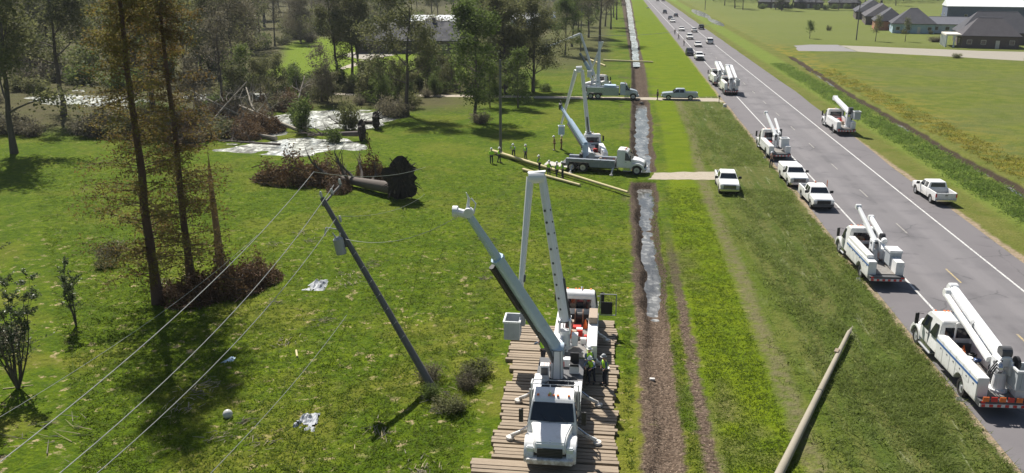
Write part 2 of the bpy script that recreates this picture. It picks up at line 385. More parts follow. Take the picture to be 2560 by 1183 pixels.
# ditch banks and the churned track beside it
soil = t.mix(t.smooth(n_fine, .35, .65), (.052, .038, .027), (.175, .130, .098)); soil = t.mix(t.smooth(n_cl, .4, .6, 0, .5), soil, (.085, .060, .043))
litter = t.smooth(t.noise(p, 9., 2, .7, off=(2, 2, 2)), .60, .66, 0, .7); soil = t.mix(litter, soil, (.34, .26, .19))
dl = t.math('MULTIPLY_ADD', t.smooth(Y, 60., 215.), 2.2, 1.95); dr = t.math('MULTIPLY_ADD', t.smooth(Y, 35., 215.), 3.3, 3.95)
gapm = t.math('SUBTRACT', 1.0, t.math('MULTIPLY', t.smooth(Y, 89.5, 90.5), t.smooth(Y, 95., 96., 1., 0.)))
soil = t.mix(t.smooth(Y, 50., 62., 0, .45), soil, (.045, .036, .028))
col = t.mix(t.math('MULTIPLY', t.smooth(Z, -.22, -.03, 1., 0.), t.smooth(X, 1., 1.6)), col, soil)
col = t.mix(t.math('MULTIPLY', t.math('MULTIPLY', band(dl, dr, .2), t.smooth(n_cl, .28, .42, .5, 1.)), gapm), col, soil)
col = t.mix(t.math('MULTIPLY', band(4.72, 5.42, .18), t.smooth(Y, 52., 80., t.smooth(n_cl, .3, .45, .4, 1.), 0.)), col, soil)
# verge right of the road, its ditch and the field beyond
rv = t.mix(t.smooth(n_mid, .3, .7), (.115, .14, .026), (.165, .165, .045)); rv = t.mix(t.smooth(n_fine, .3, .7, .4, 0.), rv, (.05, .065, .015))
col = t.mix(t.smooth(Xw, 31.4, 31.8), col, rv)
col = t.mix(t.math('MULTIPLY', band(35.4, 40.2, .9), t.smooth(n_cl, .25, .6, .5, 1.)), col, t.mix(n_mid, (.115, .165, .028), (.160, .205, .038)))
fld = t.mix(t.smooth(n_mid, .35, .65), (.092, .122, .020), (.135, .152, .030)); fld = t.mix(t.smooth(n_big, .42, .6, 0, .55), fld, (.115, .128, .045))
fld = t.mix(t.smooth(n_cl, .5, .7, 0, .5), fld, (.085, .115, .022)); fld = t.mix(t.math('MULTIPLY', t.smooth(X, 43., 56., .6, 0.), t.smooth(n_mid, .4, .6)), fld, (.23, .18, .03))
fld = t.mix(t.smooth(Y, 250., 275., 0, .7), fld, t.mix(t.noise(p, .02, 3, .5, stretch=(.3, 1, 1)), (.10, .135, .03), (.165, .18, .06)))
col = t.mix(t.smooth(Xw, 43., 44.), col, fld)
col = t.mix(t.math('MULTIPLY', t.smooth(Z, -.35, -.12, 1., 0.), t.smooth(X, 30., 32.)), col, (.055, .042, .03))
# sandy edges of the asphalt
sand = t.mix(n_fine, (.24, .18, .12), (.38, .30, .22))
for (a, b, s) in ((18.35, 18.95, .2), (31.45, 32.2, .25)): col = t.mix(t.math('MULTIPLY', band(a, b, s), t.smooth(Y, 120., 260., t.smooth(n_cl, .3, .55, .35, 1.), .25)), col, sand)
t.base(col, .95, 0, .05)
t.bump(t.math('ADD', n_fine, t.math('MULTIPLY', n_cl, 1.8)), .9, .14)
me.materials.append(t.m)
struct(put('ground', me))

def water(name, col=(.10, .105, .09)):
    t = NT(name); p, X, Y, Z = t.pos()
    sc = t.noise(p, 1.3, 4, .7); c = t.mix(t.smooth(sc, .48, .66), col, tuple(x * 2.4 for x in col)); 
    lg = t.noise(p, .45, 4, .65, stretch=(2, .5, 1)); c = t.mix(t.smooth(lg, .40, .58, .75, 0.), c, tuple(x * .3 for x in col))  # long dark streaks paint darker reflections into the water colour
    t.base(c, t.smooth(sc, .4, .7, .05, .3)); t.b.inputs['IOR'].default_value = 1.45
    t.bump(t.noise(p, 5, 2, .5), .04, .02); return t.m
M['water'] = water('muddy_water', (.13, .13, .125)); M['farwater'] = water('ditch_water_painted_glare', (.30, .33, .35)); M['pond'] = water('pond_water_painted_glare', (.46, .47, .43))  # base colours paled to paint in sky reflection, most in the pond
def sheet(name, rings, mat, z=0.004, kind='structure'):
    b = MB(); 
    for ring in rings: b.add([(x, y, z) for x, y in ring], [tuple(range(len(ring)))], mat)
    o = b.build(name); o['kind'] = kind; return o
def strip(name, ys, lf, rf, z, mat):
    v = [];
    for y in ys: v += [(lf(y), y, z), (rf(y), y, z)]
    b = MB(); b.add(v, [(2 * i, 2 * i + 1, 2 * i + 3, 2 * i + 2) for i in range(len(ys) - 1)], mat); return struct(b.build(name))
strip('ditch_water', [48] + list(range(52, 90, 4)) + [91.2], lambda y: float(ditch_l(y)), lambda y: float(ditch_r(y)), -.68, 'water')
strip('ditch_water', [94] + list(range(98, 148, 6)) + [149], lambda y: float(ditch_l(y)), lambda y: float(ditch_r(y)), -.70, 'water')
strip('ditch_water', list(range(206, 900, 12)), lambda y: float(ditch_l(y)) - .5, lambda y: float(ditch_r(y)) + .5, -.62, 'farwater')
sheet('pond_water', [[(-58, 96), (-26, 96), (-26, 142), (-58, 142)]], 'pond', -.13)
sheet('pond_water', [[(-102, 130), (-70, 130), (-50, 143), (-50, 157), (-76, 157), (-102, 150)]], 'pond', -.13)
sheet('roadside_pool', [[(37, 390), (46, 390), (46, 500), (37, 500)]], 'water', -.2)
sheet('roadside_pool', [[(37, 336), (46, 336), (46, 389), (37, 389)]], 'water', -.2)
strip('right_ditch_water', [60, 90, 110, 130, 160, 190, 222], lambda y: 40, lambda y: 45.5, -.64, 'water')

# ------------------------------------------------------------ road
t = NT('worn_asphalt'); p, X, Y, Z = t.pos()
a = t.noise(p, 12, 4, .75); s1 = t.noise(p, .6, 4, .6, stretch=(2.2, .05, 1)); s2 = t.noise(p, .25, 4, .6)
c = t.mix(a, (.125, .118, .125), (.205, .195, .20)); c = t.mix(t.smooth(s1, .35, .65, 0, .45), c, (.185, .175, .18)); c = t.mix(t.smooth(s2, .45, .65, 0, .6), c, (.115, .11, .118))
sh = t.math('MAXIMUM', t.smooth(X, 21.3, 21.5, 1., 0.), t.smooth(X, 28.9, 29.1)); c = t.mix(t.math('MULTIPLY', sh, .5), c, (.15, .135, .14))
w1 = t.math('ABSOLUTE', t.math('SUBTRACT', t.math('ABSOLUTE', t.math('SUBTRACT', X, 25.2)), 1.85)); c = t.mix(t.smooth(w1, .35, 1.0, .0, .30), c, (.115, .11, .115))
w2 = t.math('ABSOLUTE', t.math('SUBTRACT', X, 25.2)); c = t.mix(t.math('MULTIPLY', t.smooth(w2, .15, .5, .5, 0.), t.smooth(s2, .4, .6)), c, (.10, .095, .10))
crk = t.new('ShaderNodeTexVoronoi'); crk.feature = 'DISTANCE_TO_EDGE'; crk.inputs['Scale'].default_value = .16; mp_ = t.new('ShaderNodeVectorMath', operation='ADD'); t.l.new(p, mp_.inputs[0]); t.l.new(t.noise(p, .7, 4, .7, color=True), mp_.inputs[1]); t.l.new(mp_.outputs[0], crk.inputs['Vector'])
c = t.mix(t.math('MULTIPLY', t.smooth(crk.outputs['Distance'], .004, .014, .55, 0.), t.smooth(s2, .45, .6)), c, (.06, .058, .06))
t.base(c, .85, 0, .25); t.bump(a, .3, .01); M['asphalt'] = t.m
ys = [-100, 20] + [20 + 8 * i for i in range(1, 60)] + [500 + 100 * i for i in range(1, 30)]
def edge(y, s): return (vnoise(y, s * 3., 3.1, 7) - .5) * .22
strip('road', ys, lambda y: 18.72 + float(edge(y, 1)), lambda y: 31.6 + (1.2 if y > 160 else max(0, (y - 100) / 50)) + float(edge(y, 2)), .012, 'asphalt')
t = NT('white_road_paint'); p, X, Y, Z = t.pos(); wn_ = t.noise(p, 7, 4, .75); t.base(t.mix(t.smooth(wn_, .38, .55), (.24, .23, .23), (.58, .58, .56)), .7); M['roadwhite'] = t.m
t = NT('yellow_road_paint'); p, X, Y, Z = t.pos(); wn_ = t.noise(p, 7, 4, .75); t.base(t.mix(t.smooth(wn_, .42, .6), (.19, .175, .16), (.46, .34, .13)), .7); M['roadyellow'] = t.m
t = NT('worn_pale_paint'); p, X, Y, Z = t.pos(); wn_ = t.noise(p, 7, 4, .75); t.base(t.mix(t.smooth(wn_, .42, .6), (.18, .17, .165), (.32, .30, .27)), .7); M['roadpale'] = t.m
b = MB()
for x in (21.5, 28.9): b.add([(x - .08, -100, .017), (x + .08, -100, .017), (x + .08, 3000, .017), (x - .08, 3000, .017)], [(0, 1, 2, 3)], 'roadwhite')
struct(b.build('edge_lines'))
b = MB()
for k in range(-2, 40):
    y = 61.8 + 12.19 * k
    b.add([(25.13, y, .017), (25.27, y, .017), (25.27, y + 3.05, .017), (25.13, y + 3.05, .017)], [(0, 1, 2, 3)], 'roadyellow' if k < 1 else 'roadpale')
struct(b.build('centre_line_dashes'))
def ragged(pts, amp, seed, step=.8):
    r = random.Random(seed); o = []
    for i, p in enumerate(pts):
        q = pts[(i + 1) % len(pts)]; L = math.hypot(q[0] - p[0], q[1] - p[1]); k = max(1, int(L / step))
        for j in range(k): o.append((p[0] + (q[0] - p[0]) * j / k + r.uniform(-amp, amp), p[1] + (q[1] - p[1]) * j / k + r.uniform(-amp, amp)))
    return o
M['gravel'] = plain('pale_gravel', (.36, .31, .24), .9, var=.4, scale=2.5, dirt=(.16, .14, .07), dirt_amt=.55)
M['limestone'] = plain('limestone_road', (.27, .245, .20), .9, var=.2, scale=.3, dirt=(.3, .27, .2))
M['greyroad'] = plain('grey_side_road', (.20, .19, .19), .9, var=.2, scale=.3)
sheet('gravel_crossing', [ragged([(4.2, 91.2), (5, 94.6), (11.6, 95.8), (11.4, 92.0)], .18, 1)], 'gravel', .010)
sheet('concrete_apron', [[(-7.4, 97.2), (-7.0, 99.8), (-3.2, 99.2), (-3.2, 95.4)]], 'concrete', .012)
sheet('farm_lane', [ragged([(-60, 149.2), (-60, 151.2), (18.4, 152.4), (18.6, 148.6), (8, 149.2)], .22, 2, 1.5)], 'gravel', .010)
sheet('side_road', [ragged([(49, 243.5), (51, 260), (56, 264.5), (64, 264), (64, 243.4)], .3, 9, 3)], 'greyroad', .010)
sheet('side_road', [ragged([(64, 243.2), (64, 262.5), (97, 249.5), (108, 247), (260, 232), (260, 208), (97, 223.8)], .4, 5, 6)], 'limestone', .010)
sheet('house_drive', [ragged([(-68, 218), (-67, 236), (-54, 228), (-58, 206)], .5, 3, 2)], 'limestone', .010)
sheet('house_drive', [[(-60, 168), (-60, 207), (-57.8, 207), (-57.5, 168)]], 'gravel', .010)
b = MB()
for k in range(2):
    y0 = 90.6 if k == 0 else 148.0
    b.tube([(3.9 if k == 0 else 5, y0 - .15, -.5), (3.9 if k == 0 else 5, y0 + 4.8, -.5)], .36, 14, 'deck')
    struct(b.build('culvert_pipe')) if False else tag(b.build('culvert_pipe', smooth=True), ['round concrete culvert pipe under the pale gravel crossing', 'concrete culvert pipe under the farm lane, farther from the camera'][k], 'culvert'); b = MB()
# ------------------------------------------------------------ vehicle kit (nose towards +Y, wheels on z = 0)
_wc = {}
def wheel(parent, x, y, r, w, z=None, dual=False):
    k = (round(r, 2), round(w, 2))
    if k not in _wc:
        b = MB(); pr = [(-w / 2, r * .62), (-w / 2, r * .93), (-w * .36, r), (w * .36, r), (w / 2, r * .93), (w / 2, r * .62)]
        n = 22; vs = []; fs = []
        for i in range(n):
            a = 2 * PI * i / n
            for (px, pr_) in pr: vs.append((px, pr_ * math.cos(a), pr_ * math.sin(a)))
        for i in range(n):
            j = (i + 1) % n
            for q in range(6): fs.append((i * 6 + q, j * 6 + q, j * 6 + (q + 1) % 6, i * 6 + (q + 1) % 6))
        b.add(vs, fs, 'rubber'); ty = b.mesh('wheel', smooth=True)
        b = MB()
        for s in (-1, 1):
            b.disc((s * w * .34, 0, 0), (1, 0, 0), r * .62, w * .12, 18, 'rim'); b.disc((s * w * .42, 0, 0), (1, 0, 0), r * .20, w * .14, 10, 'grey')
        _wc[k] = (ty, b.mesh('rim', smooth=True))
    ty, rm = _wc[k]
    o = put('wheel', ty, parent); o.location = (x, y, z if z is not None else r); put('rim', rm, o); return o
def arc(cy, cz, r, a0, a1, n=7):
    return [(cy + r * math.cos(R(a0 + (a1 - a0) * i / n)), cz + r * math.sin(R(a0 + (a1 - a0) * i / n))) for i in range(n + 1)]
def part(name, fn, parent, bevel=0, smooth=False):
    b = MB(); fn(b); return b.build(name, parent, bevel, smooth)

def cab_unit(T, paint='white', crew=False, y0=1.3, dark_nose=False):
    """conventional medium duty cab: hood, fenders, cab, glass, grille, lamps, mirrors, steps"""
    ye = y0 + (2.5 if crew else 1.65)      # front of cab
    yf = ye + 1.35                          # nose
    wy = ye + .55                           # front axle
    part('cab', lambda b: b.side([(y0, .72), (ye + .02, .72), (ye - .02, 1.62), (ye - .52, 2.46), (ye - .78, 2.62), (y0 + .1, 2.66), (y0, 2.54)],
                                 [1.12, 1.12, 1.12, .98, .90, .90, .98], paint), T, .045)
    part('hood', lambda b: b.side([(ye - .01, .95), (yf - .1, .78), (yf, 1.02), (yf - .12, 1.33), (yf - .55, 1.52), (ye - .01, 1.68)],
                                  [.92, .70, .70, .66, .72, .95], paint), T, .05)
    for s in (-1, 1):
        def fen(b, s=s):
            a = arc(wy, .50, .60, 178, -2, 9); o = arc(wy + .03, .50, .80, -8, 176, 9)
            b.slab(a + o, s * .72, s * 1.16, paint)
        part('fender', fen, T, .03)
        part('headlight', lambda b: b.slab([(yf - .42, .84), (yf - .06, .84), (yf - .12, 1.08), (yf - .42, 1.16)], s * .71, s * 1.05, 'lamp'), T, .04)
        def mir(b, s=s):
            b.tube([(s * 1.08, ye - .25, 2.2), (s * 1.42, ye - .12, 2.22)], .018, 5, 'black'); b.tube([(s * 1.10, ye - .2, 1.5), (s * 1.42, ye - .12, 1.55)], .018, 5, 'black')
            b.box(s * 1.32, s * 1.52, ye - .18, ye - .08, 1.55, 2.2, 'black')
        part('mirror', mir, T, .015)
        def swin(b, s=s):
            x = [s * 1.128, s * 1.128, s * 1.005, s * 1.0]
            def w(y, z): return (1.127 - (z - 1.62) * .1667) if z > 1.62 else 1.127
            for (a, c) in ([(y0 + .9, ye - .12)] if not crew else [(y0 + .25, y0 + 1.05), (y0 + 1.3, ye - .12)]):
                pr = [(a, 1.55), (c, 1.55), (c - .38, 2.3), (a, 2.36)]
                vs = [(s * (w(y, z) + .012), y, z) for y, z in pr] + [(s * (w(y, z) - .03), y, z) for y, z in pr]
                b.add(vs, [(0, 1, 2, 3), (7, 6, 5, 4), (0, 4, 5, 1), (1, 5, 6, 2), (2, 6, 7, 3), (3, 7, 4, 0)], 'glass')
        part('side_window', swin, T)
        d = part('door', lambda b: b.box(s * 1.118, s * 1.132, y0 + (.82 if not crew else 1.24), ye - .06, .80, 1.53, paint), T, .006)
        part('handle', lambda b: b.box(s * 1.132, s * 1.15, y0 + (.9 if not crew else 1.32), y0 + (1.08 if not crew else 1.5), 1.36, 1.40, 'black'), d)
        part('step', lambda b: (b.box(s * .8, s * 1.16, y0 + .7, ye - .1, .36, .42, 'grey'), b.box(s * .8, s * 1.1, y0 + .75, ye - .15, .42, .72, 'chrome')), T)
    def ws(b):
        z0, z1 = 1.70, 2.42; ya = lambda z: ye - .02 - (z - 1.62) * (.50 / .84); W = lambda z: 1.10 - (z - 1.62) * .1667
        vs = []
        for dy in (.02, -.02):
            vs += [(-W(z0) + .09, ya(z0) + dy, z0), (0, ya(z0) + dy + .05, z0), (W(z0) - .09, ya(z0) + dy, z0), (W(z1) - .07, ya(z1) + dy, z1), (0, ya(z1) + dy + .03, z1), (-W(z1) + .07, ya(z1) + dy, z1)]
        b.add(vs, [(0, 1, 4, 5), (1, 2, 3, 4), (11, 10, 7, 6), (10, 9, 8, 7), (0, 6, 7, 1), (1, 7, 8, 2), (2, 8, 9, 3), (3, 9, 10, 4), (4, 10, 11, 5), (5, 11, 6, 0)], 'glass')
    w = part('windshield', ws, T)
    for x in (-.7, .1): part('wiper', lambda b: b.tube([(x, ye + .04, 1.71), (x + .5, ye - .16, 2.0)], .012, 4, 'black'), w)
    part('rear_window', lambda b: b.box(-.75, .75, y0 - .02, y0 + .02, 1.7, 2.3, 'glass'), T)
    def gr(b):
        b.box(-.56, .56, yf - .10, yf + .03, .70, 1.12, 'black')
        for i in range(5): b.box(-.54, .54, yf + .03, yf + .045, .74 + i * .075, .76 + i * .075, 'dgrey')
    g = part('grille', gr, T)
    part('emblem', lambda b: b.disc((0, yf - .22, 1.35), (0, .5, 1), .07, .04, 10, 'chrome'), g)
    part('bumper', lambda b: b.side([(yf - .25, .38), (yf + .16, .40), (yf + .2, .66), (yf - .2, .68)], [1.12, 1.0, 1.0, 1.14], 'white' if not dark_nose else 'dgrey'), T, .03)
    for x in (-.7, -.2, 0, .2, .7): part('marker_lamp', lambda b: b.box(x - .05, x + .05, ye - .84, ye - .72, 2.61, 2.66, 'orange'), T)
    part('horn', lambda b: b.tube([(.15, ye - 1.1, 2.72), (.15, ye - .75, 2.72)], [.03, .07], 8, 'chrome'), T)
    wheel(T, -.95, wy, .50, .28); wheel(T, .95, wy, .50, .28)
    return ye, yf, wy

def chassis(T, ye, ya, tandem=False, yr=-4.3):
    def fr(b):
        for s in (-1, 1): b.box(s * .38, s * .48, yr, ye + 1.1, .62, .86, 'dgrey')
        for y in np.arange(yr + .2, ye, 1.2): b.box(-.38, .38, y, y + .1, .66, .82, 'dgrey')
        b.tube([(-.9, ya, .5), (.9, ya, .5)], .09, 8, 'dgrey')
        b.tube([(-.85, ye + .55, .48), (.85, ye + .55, .48)], .06, 8, 'dgrey')
    part('chassis', fr, T)
    for a in ((ya, ya - 1.25) if tandem else (ya,)):
        for s in (-1, 1): wheel(T, s * .88, a, .50, .52)

def service_body(T, y0, y1, ya, paint='white', stripe=None, hb=1.75, tandem=False):
    """rows of lockers each side of a low deck, wheel arch cut out"""
    ac = ya - .6 if tandem else ya; rr = .62 if not tandem else 1.25
    for s in (-1, 1):
        def bins(b, s=s):
            if tandem: ar = [(ya - 1.25 - .6, .62), (ya - 1.25 - .45, 1.1), (ya + .45, 1.1), (ya + .6, .62)]
            else: ar = arc(ya, .5, .66, 168, 12, 8)
            b.slab([(y0, .62)] + ar + [(y1, .62), (y1, hb), (y0, hb)], s * .66, s * 1.2, paint)
        lock = part('locker_body', bins, T, .02)
        def doors(b, s=s):
            y = y0 + .05; i = 0
            while y < y1 - .4:
                w = .78 if i % 2 else .95; w = min(w, y1 - .05 - y)
                arch = abs(y + w / 2 - ac) < rr + w / 2 - .1
                b.box(s * 1.2, s * 1.214, y, y + w - .05, 1.2 if arch else .70, hb - .08, paint); y += w; i += 1
        dr = part('locker_door', doors, lock, .004)
        for y in np.arange(y0 + .4, y1 - .2, .85): part('handle', lambda b: b.box(s * 1.214, s * 1.235, y, y + .10, 1.42, 1.47, 'black'), dr)
        if stripe:
            part('stripe', lambda b: b.box(s * 1.214, s * 1.222, y0 + .02, y1 - .02, hb - .36, hb - .24, stripe), lock)
    part('deck', lambda b: (b.box(-.66, .66, y0 + .003, y1 - .003, .90, .98, 'deck'), b.box(-.66, .66, y1 - .08, y1 - .003, .98, 1.5, 'dgrey')), T)
    def tail(b):
        b.box(-1.18, 1.18, y0 - .45, y0 - .003, .60, .92, 'dgrey'); b.box(-1.18, 1.18, y0 - .50, y0 - .45, .62, .78, 'white')
        for i in range(6): b.box(-1.1 + i * .38, -.92 + i * .38, y0 - .508, y0 - .50, .63, .77, 'red')
    part('rear_bumper', tail, T)
    for s in (-1, 1): part('tail_lamp', lambda b: b.box(s * .92, s * 1.12, y0 - .478, y0 - .452, .80, .90, 'red'), T)
def cargo(T, y0, y1, seed, n=9):
    r = random.Random(seed); kinds = ['orange', 'red', 'white', 'black', 'blue', 'cloth', 'grey']
    H_ = bpy.data.objects.new('deck_gear', None); COL.objects.link(H_); H_.parent = T
    nm = dict(orange='safety_cone', black='cable_coil', blue='hose_coil', grey='rope_coil', red='red_crate', white='white_crate', cloth='canvas_bag')
    for i in range(n):
        b = MB(); x = r.uniform(-.5, .5); y = r.uniform(y0, y1); k = r.choice(kinds)
        if 1:
            if k == 'orange': b.tube([(x, y, .985), (x, y, 1.5)], [.17, .03], 10, k)
            elif k in ('black', 'blue', 'grey'):
                rr = r.uniform(.14, .25)
                b.tube([(x + rr * math.cos(a), y + rr * math.sin(a), 1.06 + .004 * a * 3) for a in np.linspace(0, 12, 26)], .035, 5, k)
            else: w = r.uniform(.12, .26); b.box(x - w, x + w, y - w * .8, y + w * .8, .985, .985 + r.uniform(.25, .6), k)
        b.build(nm[k], H_)
    return H_
def outriggers(T, ys, reach=1.95):
    for y in ys:
        for s in (-1, 1):
            def f(b, s=s, y=y):
                b.beam((s * .35, y, .95), (s * (reach - .05), y, .17), .2, .22, .15, .17, 'white')
                b.disc((s * reach, y, .06), (0, 0, 1), .20, .11, 12, 'white')
                b.tube([(s * .5, y + .12, 1.35), (s * (reach - .5), y + .1, .5)], .05, 7, 'chrome')
            part('outrigger', f, T, .0)
def loc(T, p):
    """world point -> the truck's own frame"""
    c, s = math.cos(T.rotation_euler[2]), math.sin(T.rotation_euler[2]); dx, dy = p[0] - T.location[0], p[1] - T.location[1]
    return Vector((c * dx + s * dy, -s * dx + c * dy, p[2]))
def turret(T, x, y, z0, z1, mat='boom', r=.34):
    def f(b):
        b.tube([(x, y, z0), (x, y, z0 + .12), (x, y, z0 + .12), (x, y, z1 - .5)], [r * 1.35, r * 1.35, r, r * .85], 16, mat)
        b.box(x - r, x - r + .1, y - .42, y + .42, z1 - .55, z1 + .22, mat); b.box(x + r - .1, x + r, y - .42, y + .42, z1 - .55, z1 + .22, mat)
        b.tube([(x - r - .06, y, z1), (x + r + .06, y, z1)], .09, 10, 'dgrey')
    t_ = part('turret', f, T)
    part('hydraulic_hose', lambda b: [b.tube([(x + q, y + .36, z0 + .1), (x + q * 1.8, y + .6, z1 - .5), (x + q * .4, y + .4, z1 + .1)], .03, 6, 'black') for q in (-.18, -.06, .08, .2)], t_)
    part('control_box', lambda b: (b.box(x + r + .05, x + r + .4, y - .3, y + .15, z0 + .2, z0 + .85, 'white'), b.box(x + r + .40, x + r + .412, y - .25, y + .1, z0 + .4, z0 + .8, 'dgrey')), t_)
    return t_
def bucket(T, c, name='bucket', w=.62, l=.95, mat='boom', rz=0):
    c = Vector(c); Z = Matrix.Translation(c) @ Matrix.Rotation(rz, 4, 'Z')
    def f(b):
        h = 1.08; t_ = .05
        for (x0, x1, y0, y1) in ((-w / 2, w / 2, -l / 2, -l / 2 + t_), (-w / 2, w / 2, l / 2 - t_, l / 2), (-w / 2, -w / 2 + t_, -l / 2 + t_, l / 2 - t_), (w / 2 - t_, w / 2, -l / 2 + t_, l / 2 - t_)):
            b.box(x0, x1, y0, y1, 0, h, mat, Z)
        b.box(-w / 2 + t_, w / 2 - t_, -l / 2 + t_, l / 2 - t_, .003, .06, 'black', Z)
        for (x0, x1, y0, y1) in ((-w / 2 - .05, w / 2 + .05, -l / 2 - .05, -l / 2 - .003), (-w / 2 - .05, w / 2 + .05, l / 2 + .003, l / 2 + .05), (-w / 2 - .05, -w / 2 - .003, -l / 2 - .003, l / 2 + .003), (w / 2 + .003, w / 2 + .05, -l / 2 - .003, l / 2 + .003)):
            b.box(x0, x1, y0, y1, h - .1, h, 'white', Z)
        for q in (-.15, .15): b.box(w / 2 + .002, w / 2 + .03, q - .03, q + .03, .1, h - .12, mat, Z); b.box(q - .03, q + .03, -l / 2 - .03, -l / 2 - .002, .1, h - .12, mat, Z)
    o = part(name, f, T, 0); return o
def spots_on(b, a, c, w, n, seed, mat='dgrey', zoff=.0):
    r = random.Random(seed); a = Vector(a); c = Vector(c); d = (c - a).normalized(); sx = d.cross(Vector((0, 0, 1))).normalized()
    if sx.length < .1: sx = Vector((1, 0, 0))
    for i in range(n):
        q = a.lerp(c, (i + .5) / n + r.uniform(-.03, .03)); b.disc(q, sx, .07, w + .02, 9, mat); b.disc(q, d.cross(sx), .055, w + .03, 9, mat)
def stowed_booms(T, yt, z, yfw, zf, elbow='front', bucket_at=None, double=True, boomw=.46, x=0.0, mat='boom'):
    """aerial lift at rest: lower boom runs forward over the cab, upper boom folded beside it"""
    turret(T, x, yt, .98, z)
    def lo(b):
        b.beam((x, yt, z), (x, yfw, zf), boomw, boomw * 1.1, boomw * .85, boomw * .95, mat); b.disc((x, yfw, zf), (1, 0, 0), boomw * .62, boomw * .9, 16, mat)
    l = part('lower_boom', lo, T, .03)
    part('lift_cylinder', lambda b: (b.tube([(x, yt + .5, z - .6), (x, yt + 1.3, z - .12)], .10, 9, 'white'), b.tube([(x, yt + 1.3, z - .12), (x, yt + 1.9, z + .0)], .055, 8, 'chrome')), T)
    if double:
        e = (x + boomw + .06, yfw - .1, zf + .06); k = bucket_at or (x + boomw + .1, yt - .5, z + .25)
        def up(b):
            b.beam(e, (k[0], k[1], k[2]), boomw * .75, boomw * .85, boomw * .55, boomw * .6, mat); b.disc((x + boomw * .55, yfw - .05, zf + .03), (1, 0, 0), boomw * .5, boomw * 1.1, 14, mat)
        part('upper_boom', up, T, .03)
        part('boom_linkage', lambda b: (b.tube([(x + .3, yt + .2, z + .35), (x + .25, yt + 1.8, z + .45)], .045, 7, 'dgrey'), b.disc((x + .32, yt + .1, z + .1), (1, 0, 0), .26, .12, 14, 'dgrey')), l)
        bucket(T, (k[0] + .15, k[1] - .65, k[2] - 1.15), mat='bucketgrey')

